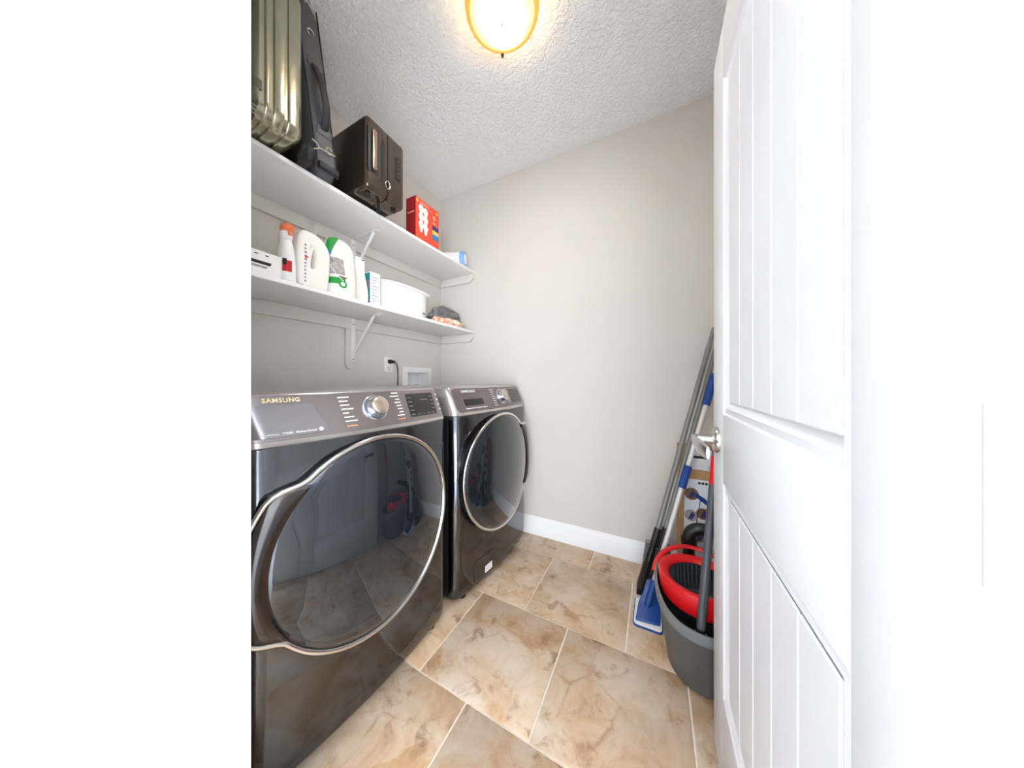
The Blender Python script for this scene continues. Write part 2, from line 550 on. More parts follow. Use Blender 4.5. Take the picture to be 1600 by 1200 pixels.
# hallway behind the camera
HY = -3.3
struct(MB().box(-1.2, 3.8, HY, YH, -0.06, 0.0), 'floor_hall', 'hallwall', 'pale hallway floor', 'floor', angle=0)
struct(MB().box(-1.2, 3.8, HY, YH, H, H + 0.08), 'ceiling_hall', 'hallwall', 'white hallway ceiling', 'ceiling', angle=0)
WX0, WX1, WZ0, WZ1 = 1.75, 3.75, 0.04, 1.75
struct(MB().box(-1.2, WX0, HY - 0.1, HY, -0.06, H).box(WX1, 3.8, HY - 0.1, HY, -0.06, H).box(WX0, WX1, HY - 0.1, HY, -0.06, WZ0).box(WX0, WX1, HY - 0.1, HY, WZ1, H), 'wall_hall_back', 'hallwall', 'pale hallway wall facing the doorway', 'wall', angle=0)
struct(MB().box(-1.3, -1.2, HY, YH, -0.06, H), 'wall_hall_left', 'hallwall', 'pale hallway end wall', 'wall', angle=0)
struct(MB().box(3.8, 3.9, HY, YH, -0.06, H), 'wall_hall_right', 'hallwall', 'pale hallway end wall on the door side', 'wall', angle=0)
struct(MB().box(-1.2, DX0 - 0.085, YH - 0.004, YH, 0.0, H).box(DX1 + 0.085, 3.8, YH - 0.004, YH, 0.0, H).box(DX0 - 0.085, DX1 + 0.085, YH - 0.004, YH, 2.03, H),
       'wall_hall_front', 'hallwall', 'pale hallway side of the doorway wall', 'wall', angle=0)
win = thing('window_1', 'wide bright window in the hallway wall facing the doorway', 'window', ((WX0 + WX1) / 2, HY - 0.05, WZ0), kind='structure')  # added out of view to brighten the ceiling and left wall
for a, b, c, d in ((WX0, WX0 + 0.05, WZ0, WZ1), (WX1 - 0.05, WX1, WZ0, WZ1), (WX0 + 0.05, WX1 - 0.05, WZ0, WZ0 + 0.05), (WX0 + 0.05, WX1 - 0.05, WZ1 - 0.05, WZ1), (2.725, 2.775, WZ0 + 0.05, WZ1 - 0.05)):
    build(MB().box(a, b, HY - 0.09, HY - 0.01, c, d), 'window_frame', 'trim', win, bevel=0.004)
for a, b in ((WX0 + 0.05, 2.725), (2.775, WX1 - 0.05)):
    build(MB().box(a, b, HY - 0.055, HY - 0.045, WZ0 + 0.05, WZ1 - 0.05), 'pane', 'daylight', win, angle=0)
hl = thing('hall_lamp', 'round white flush lamp on the hallway ceiling', 'lamp', (1.15, -2.45, H))  # added lamp behind the camera, fills the room through the doorway
build(MB().lathe([(0.20, H - 0.02), (0.205, H - 0.01), (0.20, H - 0.0005)], 40, Matrix.Translation((1.15, -2.45, 0))), 'mounting_pan', 'trim', hl)
build(MB().lathe([(0.02, H - 0.075), (0.10, H - 0.068), (0.16, H - 0.05), (0.188, H - 0.0205)], 40, Matrix.Translation((1.15, -2.45, 0))), 'diffuser', 'hall_glass', hl)

# ------------------------------------------------------------------ ceiling lamp
LX, LY = 1.02, -0.828
lm = thing('ceiling_lamp', 'round flush ceiling lamp with glowing frosted glass bowl and amber rim', 'lamp', (LX, LY, H))
def LM(): return Matrix.Translation((LX, LY, 0))
build(MB().lathe([(0.03, H - 0.04), (0.106, H - 0.047), (0.112, H - 0.040), (0.112, H - 0.0005)], 40, LM()), 'mounting_pan', 'trim', lm)
bowl = [(0.008, H - 0.098), (0.04, H - 0.096), (0.075, H - 0.089), (0.100, H - 0.079), (0.116, H - 0.068), (0.1225, H - 0.060)]
gb = MB().lathe([(r, z - H) for r, z in bowl], 56, None)
g = build(gb, 'glass_bowl', 'lamp_glass', lm, world=False, angle=60)
ring = MB()
prof = [(0.122, -0.064), (0.132, -0.061), (0.139, -0.054), (0.142, -0.046), (0.139, -0.041), (0.124, -0.044)]
rr = []
for r, z in prof + [prof[0]]:
    rr.append([(r * math.cos(2 * PI * k / 56), r * math.sin(2 * PI * k / 56), z) for k in range(56)])
ring.loft(rr, False, False)
build(ring, 'glass_rim', 'amber', lm, world=False, angle=60)
for a in (118, 238, 358):
    ca, sa = math.cos(R(a)), math.sin(R(a))
    c = MB().tube([(0.10 * ca, 0.10 * sa, -0.025), (0.138 * ca, 0.138 * sa, -0.030), (0.1475 * ca, 0.1475 * sa, -0.045), (0.142 * ca, 0.142 * sa, -0.060), (0.131 * ca, 0.131 * sa, -0.066)], 0.0065, 8)
    build(c, 'clip', 'bronze', lm, world=False)
build(MB().lathe([(0.004, -0.108), (0.007, -0.103), (0.007, -0.097)], 12), 'finial', 'nickel', lm, world=False)

# ------------------------------------------------------------------ open white door
XD = 1.6855
door = thing('door_1', 'open white plank panel door with a satin nickel lever', 'door', (XD, -1.535, 0.0), kind='structure')
yE, yHg = -0.770, -1.535         # latch edge, hinge edge
zb, zt = 0.010, 1.930
build(MB().box(XD + 0.0115, XD + 0.035, yHg, yE, zb, zt), 'core', 'door', door, bevel=0.002)
st_w = 0.125
py0, py1 = yHg + st_w, yE - st_w
for (a, b) in ((yE - st_w, yE), (yHg, yHg + st_w)):
    build(MB().box(XD, XD + 0.0115, a, b, zb, zt), 'stile', 'door', door, bevel=0.0015)
rails = [(zb, 0.239), (0.779, 0.951), (1.790, zt)]
for a, b in rails:
    build(MB().box(XD, XD + 0.0115, py0, py1, a, b), 'rail', 'door', door, bevel=0.0008)
for (za, zb2) in ((0.239, 0.779), (0.951, 1.790)):
    pf = [(0.0, 0.0), (0.004, 0.0045), (0.010, 0.0045), (0.016, 0.003), (0.024, 0.0085), (0.031, 0.0105), (0.031, 0.0113), (0.0, 0.0113)]
    rings = []
    for ins, d in pf + [pf[0]]:
        rings.append([(XD + d, py0 + ins, za + ins), (XD + d, py1 - ins, za + ins), (XD + d, py1 - ins, zb2 - ins), (XD + d, py0 + ins, zb2 - ins)])
    build(MB().loft(rings, False, False), 'panel_moulding', 'door', door, angle=25)
    n = 5
    a0, a1 = py0 + 0.031, py1 - 0.031
    for k in range(n):
        w = (a1 - a0) / n
        build(MB().box(XD + 0.0068, XD + 0.0114, a0 + w * k + 0.0006, a0 + w * (k + 1) - 0.0006, za + 0.031, zb2 - 0.031), 'plank', 'door', door, bevel=0.0035, seg=1, angle=20)
# lever set
hy, hz = -0.833, 0.876
mx = Matrix.Translation((XD, hy, hz)) @ Matrix.Rotation(R(-90), 4, 'Y')
lev = build(MB().lathe([(0.034, 0.0), (0.034, 0.006), (0.030, 0.011), (0.016, 0.013)], 32, mx), 'lever_rose', 'nickel', door)
tag(lev, 'satin nickel round rose')
build(MB().lathe([(0.0125, 0.012), (0.0115, 0.030), (0.0115, 0.055), (0.010, 0.060)], 20, mx), 'lever_neck', 'nickel', lev)
arm = MB()
rings = []
path = [(XD - 0.052, hy + 0.013, hz), (XD - 0.054, hy - 0.010, hz), (XD - 0.055, hy - 0.040, hz - 0.003), (XD - 0.050, hy - 0.078, hz - 0.009), (XD - 0.038, hy - 0.115, hz - 0.014)]
for (p, hh, tt) in zip(path, (0.008, 0.013, 0.017, 0.021, 0.016), (0.007, 0.0085, 0.006, 0.005, 0.004)):
    rings.append([(p[0] + tt * math.cos(2 * PI * k / 14), p[1], p[2] + hh * math.sin(2 * PI * k / 14)) for k in range(14)])
arm.loft(rings)
build(arm, 'lever_arm', 'nickel', lev, angle=60)
for z in (0.20, 0.98, 1.74):
    build(MB().tube([(XD - 0.004, yHg - 0.004, z - 0.045), (XD - 0.004, yHg - 0.004, z + 0.045)], 0.0055, 10), 'hinge', 'door', door)

# ------------------------------------------------------------------ shelves
def shelf(name, label, zt_, bracket_full):
    t = thing(name, label, 'shelf', (0.0, -0.77, zt_))
    y0 = YN
    b = MB().box(0.0, 0.333, y0 + 0.001, -0.0005, zt_ - 0.018, zt_)
    build(b, 'board', 'shelf', t, bevel=0.004, seg=3)
    zu = zt_ - 0.018
    build(MB().box(0.0005, 0.018, y0 + 0.001, -0.0185, zu - 0.062, zu - 0.0005), 'cleat', 'wall', t, bevel=0.0015)
    # side cleat on the back wall, its free end cut on a slant
    pts = [(0.0005, zu - 0.062), (0.292, zu - 0.062), (0.325, zu - 0.030), (0.325, zu - 0.0005), (0.0005, zu - 0.0005)]
    c = MB().loft([[(x, -0.0180, z) for x, z in pts], [(x, -0.0005, z) for x, z in pts]])
    build(c, 'cleat', 'wall', t, bevel=0.0015)
    yc = -0.768
    # backing block painted like the wall
    zlo = 1.098 if bracket_full else zu - 0.292
    bp = [(yc - 0.040, zu - 0.0635), (yc - 0.040, zlo + 0.022), (yc - 0.020, zlo), (yc + 0.010, zlo), (yc + 0.024, zlo + 0.014), (yc + 0.024, zu - 0.0635)]
    build(MB().loft([[(0.0005, y, z) for y, z in bp], [(0.018, y, z) for y, z in bp]]), 'backing_block', 'wall', t, bevel=0.0015)
    # metal bracket: wall arm, shelf arm, brace
    br = MB()
    w = 0.0125
    zb_ = zu - 0.245
    br.box(0.0185, 0.0215, yc - w, yc + w, zb_, zu - 0.0008)
    br.box(0.0185, 0.255, yc - w, yc + w, zu - 0.004, zu - 0.0008)
    brk = build(br, 'bracket', 'bracket', t, bevel=0.0008)
    tag(brk, 'white metal shelf bracket')
    d0, d1 = Vector((0.023, yc, zb_ + 0.045)), Vector((0.200, yc, zu - 0.006))
    pth = [Vector((0.0225, yc, zb_ + 0.02)), d0, d0.lerp(d1, 0.08), d0.lerp(d1, 0.92), d1, Vector((0.235, yc, zu - 0.006))]
    build(MB().tube(pth, 0.0042, 10, flat=2.2, up=(0.7, 0, -0.7)), 'brace', 'bracket', brk)
    for z in (zu - 0.035, zb_ + 0.012):
        build(MB().lathe([(0.0045, 0.0), (0.0040, 0.0018), (0.0015, 0.0025)], 12, Matrix.Translation((0.0215, yc, z)) @ Matrix.Rotation(R(90), 4, 'Y')), 'screw', 'nickel', brk)
    return t
ZS1, ZS2 = 1.860, 1.408
shelf('wall_shelf', 'upper white wall shelf carrying the suitcases', ZS1, False)
shelf('wall_shelf', 'lower white wall shelf above the machines', ZS2, True)

# ------------------------------------------------------------------ power outlet and washer box
t = thing('power_outlet', 'white wall outlet with a dark plug pushed in', 'outlet', (0.0, -0.512, 1.138))
oc = MB().loft([[(0.0005, y, z) for y, z in rrect(-0.547, -0.478, 1.090, 1.187, 0.006)], [(0.0055, y, z) for y, z in rrect(-0.547, -0.478, 1.090, 1.187, 0.006)]])
build(oc, 'cover_plate', 'white_p', t, bevel=0.0015)
for zc in (1.162, 1.113):
    fc = rrect(-0.530, -0.495, zc - 0.018, zc + 0.018, 0.012)
    f_ = build(MB().loft([[(0.0055, y, z) for y, z in fc], [(0.0075, y, z) for y, z in fc]]), 'socket', 'cream_p', t)
    for dy in (-0.008, 0.006):
        build(MB().box(0.0075, 0.0079, -0.5125 + dy, -0.5105 + dy, zc - 0.002, zc + 0.008), 'slot', 'black', f_)
    build(MB().lathe([(0.003, 0.0), (0.003, 0.0005)], 10, Matrix.Translation((0.0075, -0.5125, zc - 0.009)) @ Matrix.Rotation(R(90), 4, 'Y')), 'slot', 'black', f_)
t = thing('power_lead', 'dark power cord hanging from the wall outlet to behind the dryer', 'cord', (0.01, -0.51, 1.0))
pl = MB().tube([(0.0082, -0.512, 1.158), (0.024, -0.511, 1.158), (0.032, -0.505, 1.157), (0.036, -0.492, 1.155)], [0.013, 0.013, 0.010, 0.006], 12)
build(pl, 'plug', 'black', t)
build(MB().tube(smooth_path([(0.035, -0.494, 1.155), (0.036, -0.478, 1.145), (0.033, -0.466, 1.11), (0.030, -0.462, 1.05), (0.028, -0.460, 0.95), (0.05, -0.46, 0.6), (0.06, -0.46, 0.30)]), 0.0042, 8), 'cable', 'grey_p', t)

t = thing('washer_outlet_box', 'white recessed washer outlet box in the wall above the washer', 'outlet box', (0.0, -0.26, 0.93))
rings = []
oy0, oy1, oz0, oz1 = -0.397, -0.120, 0.90, 1.130
iy0, iy1, iz0, iz1 = -0.3615, -0.1575, 0.9305, 1.0945
for (x, a, b, c, d) in ((0.0005, oy0, oy1, oz0, oz1), (0.008, oy0, oy1, oz0, oz1), (0.010, oy0 + 0.004, oy1 - 0.004, oz0 + 0.004, oz1 - 0.004), (0.010, iy0 + 0.003, iy1 - 0.003, iz0 + 0.003, iz1 - 0.003), (0.0005, iy0 + 0.003, iy1 - 0.003, iz0 + 0.003, iz1 - 0.003)):
    rings.append([(x, a, c), (x, b, c), (x, b, d), (x, a, d)])
rings.append(rings[0])
build(MB().loft(rings, False, False), 'frame', 'white_p', t, angle=30)
rb = MB()
rb.loft([[(0.0, iy0 + 0.003, iz0 + 0.003), (0.0, iy1 - 0.003, iz0 + 0.003), (0.0, iy1 - 0.003, iz1 - 0.003), (0.0, iy0 + 0.003, iz1 - 0.003)],
         [(-0.075, iy0 + 0.006, iz0 + 0.006), (-0.075, iy1 - 0.006, iz0 + 0.006), (-0.075, iy1 - 0.006, iz1 - 0.006), (-0.075, iy0 + 0.006, iz1 - 0.006)]], False, True)
build(rb, 'recess', 'white_p', t, angle=30, fix=False)
for yv, mm in ((-0.232, 'blue_p'), (-0.31, 'red_p')):
    vv = MB().tube([(-0.04, yv, 0.937), (-0.04, yv, 0.985)], 0.009, 12)
    v_ = build(vv, 'valve', 'nickel', t)
    build(MB().box(-0.052, -0.028, yv - 0.018, yv + 0.018, 0.985, 1.003), 'valve_handle', mm if yv < -0.3 else 'navy_p', v_, bevel=0.004)

# ------------------------------------------------------------------ washer and dryer
KB = 0.25
HW = 0.345
RC = 0.040
def xf(y):
    a = abs(y)
    x = -KB * y * y
    if a > HW - RC:
        q = min(a - (HW - RC), RC)
        x -= RC - math.sqrt(max(RC * RC - q * q, 0))
    return x
ZH0, ZH1 = 0.868, 1.003
def lean(z):
    return -0.058 * max(0.0, (z - ZH0) / (ZH1 - ZH0))
def plan(inset=0.0, dx=0.0, depth=0.62, n=44):
    pts = []
    ys = []
    for k in range(n + 1):
        c = math.cos(PI * k / n)
        ys.append(-HW * (0.75 * c + 0.25 * (1 - 2 * k / n)))
    for y in ys:
        s_ = (HW - inset) / HW
        pts.append((xf(y) + dx - inset, y * s_))
    pts.append((-depth, HW - inset)); pts.append((-depth, -(HW - inset)))
    return pts
def on_face(u, v, off, head):
    return (xf(u) + (lean(v) if head else 0.0) + off, u, v)
def surf_panel(u0, u1, v0, v1, r, off0, off1, head, nu=28, skew=0.0):
    """Rounded rectangle that follows the bowed machine front; top edge may be skewed sideways."""
    m = MB()
    us = [u0 + (u1 - u0) * k / nu for k in range(nu + 1)]
    fine = []
    for k in range(5):
        fine += [u0 + r * (1 - math.cos(PI / 2 * k / 5)), u1 - r * (1 - math.cos(PI / 2 * k / 5))]
    us = sorted(set(round(q, 5) for q in us + fine))
    top, bot, bt, bb = [], [], [], []
    for q in us:
        d = 0.0
        e = min(q - u0, u1 - q)
        if e < r:
            d = r - math.sqrt(max(0, r * r - (r - e) ** 2))
        hi, lo = v1 - d, v0 + d
        top.append(on_face(q + skew, hi, off1, head)); bot.append(on_face(q, lo, off1, head))
        bt.append(on_face(q + skew, hi, off0, head)); bb.append(on_face(q, lo, off0, head))
    N = len(us)
    vs = top + bot + bt + bb
    fs = []
    for k in range(N - 1):
        fs.append((k, k + 1, N + k + 1, N + k))
        fs.append((k, 2 * N + k, 2 * N + k + 1, k + 1))
        fs.append((N + k, N + k + 1, 3 * N + k + 1, 3 * N + k))
        fs.append((2 * N + k, 3 * N + k, 3 * N + k + 1, 2 * N + k + 1))
    fs.append((0, N, 3 * N, 2 * N)); fs.append((N - 1, 3 * N - 1, 4 * N - 1, 2 * N - 1))
    return m.add(vs, fs)
def face_text(body, u, v, size, off, head, width=None, bold=0.0, spacing=1.0):
    vs, fs, w = text2d(body, size, bold, spacing)
    k = (width / w) if width else 1.0
    return MB().add([on_face(u + a * k, v + b, off, head) for a, b in vs], fs)
def dashes(items, off, head):
    m = MB()
    for (u, v, w, h) in items:
        m.add([on_face(u, v, off, head), on_face(u + w, v, off, head), on_face(u + w, v + h, off, head), on_face(u, v + h, off, head)], [(0, 1, 2, 3)])
    return m

DZ, DR = 0.560, 0.302
BULGE = 0.045
DY = 0.0
def door_r(phi, side):
    # phi measured from +y; the grip bulges towards side (+1 / -1)
    a = phi if side > 0 else PI - phi
    a = abs((a - R(7) + PI) % (2 * PI) - PI)
    return DR + BULGE * smoothstep((R(41) - a) / R(15))
def door_ring(side, k, off, n=120, extra=0.0):
    out = []
    for i in range(n):
        ph = 2 * PI * i / n
        r = door_r(ph, side) * k + extra
        y, z = DY + r * math.cos(ph), DZ + r * math.sin(ph)
        out.append((-KB * y * y + off, y, z))
    return out
def circ_ring(rad, off, n=120):
    return [(-KB * (DY + rad * math.cos(2 * PI * i / n)) ** 2 + off, DY + rad * math.cos(2 * PI * i / n), DZ + rad * math.sin(2 * PI * i / n)) for i in range(n)]

def machine(name, label, cat, loc, rz, side):
    t = thing(name, label, cat, loc, rz)
    kw = dict(world=False)
    b = MB()
    b.loft([[(x, y, z) for x, y in plan(i, d)] for z, i, d in
            ((0.014, 0.010, -0.012), (0.020, 0.004, -0.007), (0.036, 0.001, -0.003), (0.075, 0.0, 0.0), (0.45, 0, 0), (ZH0 - 0.004, 0, 0), (ZH0, 0.002, 0))])
    body = build(b, 'cabinet', 'body', t, angle=35, **kw)
    build(MB().loft([[(x, y, z) for x, y in plan(0.022, -0.022)] for z in (0.006, 0.0145)]), 'plinth', 'black', t, **kw)
    for fx in (-0.06, -0.56):
        for fy in (-0.27, 0.27):
            build(MB().lathe([(0.022, 0.0), (0.022, 0.006), (0.012, 0.0065), (0.012, 0.007)], 16, Matrix.Translation((fx, fy, 0))), 'foot', 'black', t, **kw)
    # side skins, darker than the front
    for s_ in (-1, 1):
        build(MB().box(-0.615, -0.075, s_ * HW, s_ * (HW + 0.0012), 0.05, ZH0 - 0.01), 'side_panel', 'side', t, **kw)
    hd = MB()
    hd.loft([[(x, y, z) for x, y in plan(i, lean(z) + d)] for z, i, d in
             ((ZH0 + 0.0005, 0.001, 0.0), (ZH0 + 0.004, -0.001, 0.002), (ZH0 + 0.014, 0.0, 0.001), (0.94, 0, 0), (ZH1 - 0.008, 0.0, 0), (ZH1 - 0.002, 0.003, 0.0), (ZH1 + 0.002, 0.010, 0.0))])
    head = build(hd, 'control_head', 'head', t, angle=35, **kw)
    # porthole door
    d = MB()
    d.loft([door_ring(side, 0.965, 0.001), door_ring(side, 0.975, 0.012), door_ring(side, 1.0, 0.026), door_ring(side, 0.995, 0.034), door_ring(side, 0.96, 0.036)], True, True)
    dr = build(d, 'porthole_door', 'black', t, angle=50, **kw)
    g_ = MB()
    g_.loft([door_ring(side, 0.965, 0.0340), door_ring(side, 0.95, 0.0385), circ_ring(DR * 0.90, 0.0425), circ_ring(DR * 0.78, 0.048), circ_ring(DR * 0.6, 0.054), circ_ring(DR * 0.4, 0.058), circ_ring(DR * 0.2, 0.060), circ_ring(DR * 0.02, 0.0605)], False, True)
    build(g_, 'door_glass', 'glass', dr, angle=60, **kw)
    # chrome hoop round the door, thicker at the bottom
    path = door_ring(side, 0.985, 0.035)
    n = len(path)
    P = [Vector(p) for p in path]
    rings = []
    for i in range(n + 1):
        p = P[i % n]; tt = (P[(i + 1) % n] - P[i - 1]).normalized()
        a = Vector((1, 0, 0)); a = (a - tt * a.dot(tt)).normalized(); bb = tt.cross(a)
        rings.append([p + a * 0.0068 * math.cos(2 * PI * k / 10) + bb * 0.0072 * math.sin(2 * PI * k / 10) for k in range(10)])
    build(MB().loft(rings, False, False), 'chrome_hoop', 'chrome', dr, angle=80, **kw)
    # grip: dark crescent filling the bulge
    gp = MB()
    a0 = 0 if side > 0 else PI
    rin, rmid, rout, low = [], [], [], []
    for i in range(25):
        ph = a0 + side * R(7) + R(-38 + 76 * i / 24)
        ro = door_r(ph, side) * 0.968
        ri = DR * 0.945 - 0.0
        for lst, rr_, off in ((low, ri - 0.004, 0.0395), (rin, ri, 0.0455), (rmid, (ri + ro) / 2, 0.0485), (rout, ro, 0.0400)):
            y, z = DY + rr_ * math.cos(ph), DZ + rr_ * math.sin(ph)
            lst.append((-KB * y * y + off, y, z))
    gp.loft([low, rin, rmid, rout], False, False, closed=False)
    build(gp, 'door_grip', 'grip', dr, angle=60, **kw)
    return t, head, dr

def knob(head, u, v, r, tilt):
    base = Vector(on_face(u, v, 0.0, True))
    mk = Matrix.Translation(base) @ Matrix.Rotation(R(90) - tilt, 4, 'Y')
    k = build(MB().lathe([(r * 1.32, 0.001), (r * 1.32, 0.004), (r * 1.22, 0.006)], 40, mk), 'knob', 'chrome', head, world=False, angle=50)
    build(MB().lathe([(r * 1.2, 0.006), (r * 1.12, 0.010), (r * 1.0, 0.011)], 40, mk), 'knob_ring', 'blue_ring', k, world=False)
    build(MB().lathe([(r * 1.02, 0.011), (r * 1.0, 0.026), (r * 0.94, 0.031), (r * 0.80, 0.0325)], 40, mk), 'knob_skirt', 'chrome', k, world=False, angle=50)
    build(MB().lathe([(r * 0.78, 0.0325), (r * 0.74, 0.0338), (r * 0.3, 0.0342), (r * 0.01, 0.0343)], 40, mk), 'knob_cap', 'knob', k, world=False, angle=60)

TILT = math.atan(0.058 / (ZH1 - ZH0))
RZ = R(-3.2)
# dryer, nearest the doorway
DY = -0.020
dryer, head, ddr = machine('dryer', 'dark grey front loading dryer nearest the doorway with a blank display and gold lettering', 'dryer', (0.742, -1.150, 0.0), RZ, -1)
kw = dict(world=False)
pnl = build(surf_panel(-0.327, 0.327, 0.884, 0.997, 0.018, 0.0006, 0.0025, True), 'control_panel', 'panel', head, **kw)
build(surf_panel(-0.325, -0.155, 0.893, 0.972, 0.014, 0.0025, 0.0045, True, skew=-0.02), 'raised_panel', 'raised', head, **kw)
tag(build(face_text('SAMSUNG', -0.288, 0.9785, 0.0155, 0.0032, True, width=0.080, bold=0.0006, spacing=1.15), 'lettering', 'print_gold', head, angle=0, **kw), 'pale gold brand lettering')
build(face_text('VentSensor   STEAM   MoistureSensor', -0.300, 0.8985, 0.0072, 0.0052, True, width=0.118, bold=0.0001), 'feature_lettering', 'print_w', head, angle=0, **kw)
build(MB().lathe([(0.0055, 0.0), (0.0055, 0.0004)], 18, Matrix.Translation(Vector(on_face(-0.172, 0.9015, 0.005, True))) @ Matrix.Rotation(R(90) - TILT, 4, 'Y')), 'feature_mark', 'print_w', head, **kw)
knob(head, 0.002, 0.944, 0.033, TILT)
wid = (0.034, 0.026, 0.028, 0.036, 0.018, 0.030, 0.036)
lm_ = [(-0.112 + 0.0015 * k, 0.982 - 0.0118 * k, wid[k], 0.0032) for k in range(7)]
wid2 = (0.028, 0.036, 0.018, 0.026, 0.022, 0.020, 0.018, 0.030)
rm_ = [(0.104 - wid2[k] + 0.001 * k, 0.988 - 0.0112 * k, wid2[k], 0.0032) for k in range(8)]
tag(build(dashes(lm_ + rm_ + [(0.306, 0.972 - 0.02 * k, 0.010, 0.005) for k in range(4)], 0.0030, True), 'programme_marks', 'print_w', head, angle=0, **kw), kind='stuff')
tag(build(dashes([(-0.101, 0.896, 0.005, 0.0045), (-0.094, 0.897, 0.024, 0.003), (0.080, 0.897, 0.022, 0.003), (0.104, 0.896, 0.005, 0.0045)], 0.0030, True), 'programme_marks', 'print_o', head, angle=0, **kw), kind='stuff')
dsp = build(surf_panel(0.138, 0.286, 0.899, 0.984, 0.006, 0.0022, 0.0040, True), 'display', 'gloss_black', head, **kw)
mk_ = [(0.205, 0.958, 0.045, 0.0018)]
mk_ += [(0.143, 0.968 - 0.0155 * k, 0.018, 0.0028) for k in range(5)] + [(0.264, 0.968 - 0.0155 * k, 0.014, 0.0028) for k in range(4)] + [(0.175 + 0.026 * k, 0.905, 0.014, 0.0022) for k in range(4)]
tag(build(dashes(mk_, 0.0044, True), 'display_marks', 'grey_rim', dsp, angle=0, **kw), kind='stuff')

# washer, against the back wall
DY, BULGE = -0.035, 0.062
washer, head, wdr = machine('washing_machine', 'dark grey front loading washing machine beside the back wall with a detergent drawer slot', 'washer', (0.787, -0.410, 0.0), RZ, 1)
build(surf_panel(-0.322, 0.330, 0.886, 0.997, 0.020, 0.0006, 0.0025, True), 'control_panel', 'panel_w', head, **kw)
tag(build(face_text('SAMSUNG', -0.268, 0.9765, 0.0165, 0.0032, True, width=0.094, bold=0.0006, spacing=1.15), 'lettering', 'print_w', head, angle=0, **kw), 'white brand lettering')
ds = build(surf_panel(-0.268, -0.132, 0.914, 0.944, 0.003, 0.0022, 0.0034, True), 'drawer_slot', 'gloss_black', head, **kw)
tag(build(dashes([(-0.270, 0.8985, 0.034, 0.003), (-0.232, 0.899, 0.030, 0.003), (-0.198, 0.899, 0.044, 0.003), (-0.150, 0.899, 0.022, 0.003), (-0.124, 0.8975, 0.007, 0.006)], 0.0030, True), 'feature_marks', 'print_w', head, angle=0, **kw), kind='stuff')
knob(head, 0.046, 0.944, 0.033, TILT)
tag(build(dashes([(-0.052 + 0.001 * k, 0.982 - 0.0118 * k, (0.036, 0.030, 0.026, 0.030)[k % 4], 0.003) for k in range(8)] + [(0.112, 0.982 - 0.0118 * k, (0.022, 0.030, 0.026)[k % 3], 0.003) for k in range(7)], 0.0030, True), 'programme_marks', 'print_w', head, angle=0, **kw), kind='stuff')
dsp = build(surf_panel(0.160, 0.300, 0.903, 0.980, 0.006, 0.0022, 0.0038, True), 'display', 'gloss_black', head, **kw)
tag(build(dashes([(0.168, 0.966 - 0.0135 * k, 0.018, 0.0025) for k in range(5)] + [(0.278, 0.966 - 0.0135 * k, 0.014, 0.0025) for k in range(5)] + [(0.20, 0.907, 0.06, 0.0025)], 0.0042, True), 'display_marks', 'grey_rim', dsp, angle=0, **kw), kind='stuff')
# filter flap with its sticker
gap = build(surf_panel(-0.234, -0.070, 0.050, 0.1525, 0.018, 0.0002, 0.0009, False, nu=14), 'filter_gap', 'black', washer, **kw)
flap = build(surf_panel(-0.2295, -0.0745, 0.0500, 0.1475, 0.015, 0.0004, 0.0012, False, nu=14), 'filter_flap', 'body', washer, **kw)
build(surf_panel(-0.150, -0.092, 0.056, 0.090, 0.002, 0.0016, 0.0022, False, nu=6), 'sticker', 'print_w', flap, **kw)
tag(build(dashes([(-0.146, 0.082 - 0.006 * k, 0.05 - 0.008 * (k % 2), 0.002) for k in range(4)], 0.0026, False), 'sticker_print', 'p_grey', flap, angle=0, **kw), kind='stuff')
# black gap filler hoses behind are hidden; the drain and fill hoses stay out of view

# ------------------------------------------------------------------ things on the upper shelf
# champagne suitcase standing on end
def rounded_box(x0, x1, y0, y1, z0, z1, r, seg=4):
    return MB().box(x0, x1, y0, y1, z0, z1)
sx0, sx1, sy0, sy1, sz0, sz1 = 0.040, 0.440, -1.520, -1.221, ZS1 + 0.014, 2.400
t = thing('suitcase', 'glossy champagne green ribbed hard suitcase standing on the upper shelf', 'suitcase', ((sx0 + sx1) / 2, (sy0 + sy1) / 2, ZS1))
shl = build(MB().box(sx0, sx1, sy0, sy1, sz0, sz1), 'shell', 'gold', t, bevel=0.042, seg=6, angle=60)
def belt(yc, w, h, r=0.052):
    """raised rib running round the case in the x-z plane"""
    pts = rrect(sx0, sx1, sz0, sz1, r, 7)
    rings = []
    N = len(pts)
    for i in range(N + 1):
        p = pts[i % N]; a = pts[(i + 1) % N]; b = pts[i - 1]
        tx, tz = a[0] - b[0], a[1] - b[1]
        l = math.hypot(tx, tz); nx, nz_ = tz / l, -tx / l
        rings.append([(p[0] + nx * -0.004, yc - w / 2, p[1] + nz_ * -0.004), (p[0] + nx * h * 0.8, yc - w / 2 + 0.001, p[1] + nz_ * h * 0.8), (p[0] + nx * h, yc - w / 2 + 0.004, p[1] + nz_ * h),
                      (p[0] + nx * h, yc + w / 2 - 0.004, p[1] + nz_ * h), (p[0] + nx * h * 0.8, yc + w / 2 - 0.001, p[1] + nz_ * h * 0.8), (p[0] + nx * -0.004, yc + w / 2, p[1] + nz_ * -0.004)])
    return MB().loft(rings, False, False)
for yc, w in ((-1.303, 0.030), (-1.337, 0.010), (-1.400, 0.010), (-1.434, 0.030)):
    build(belt(yc, w, 0.008), 'rib', 'gold', t, angle=35)
build(belt(-1.3685, 0.024, 0.004), 'zip_tape', 'gold_d', t, angle=35)
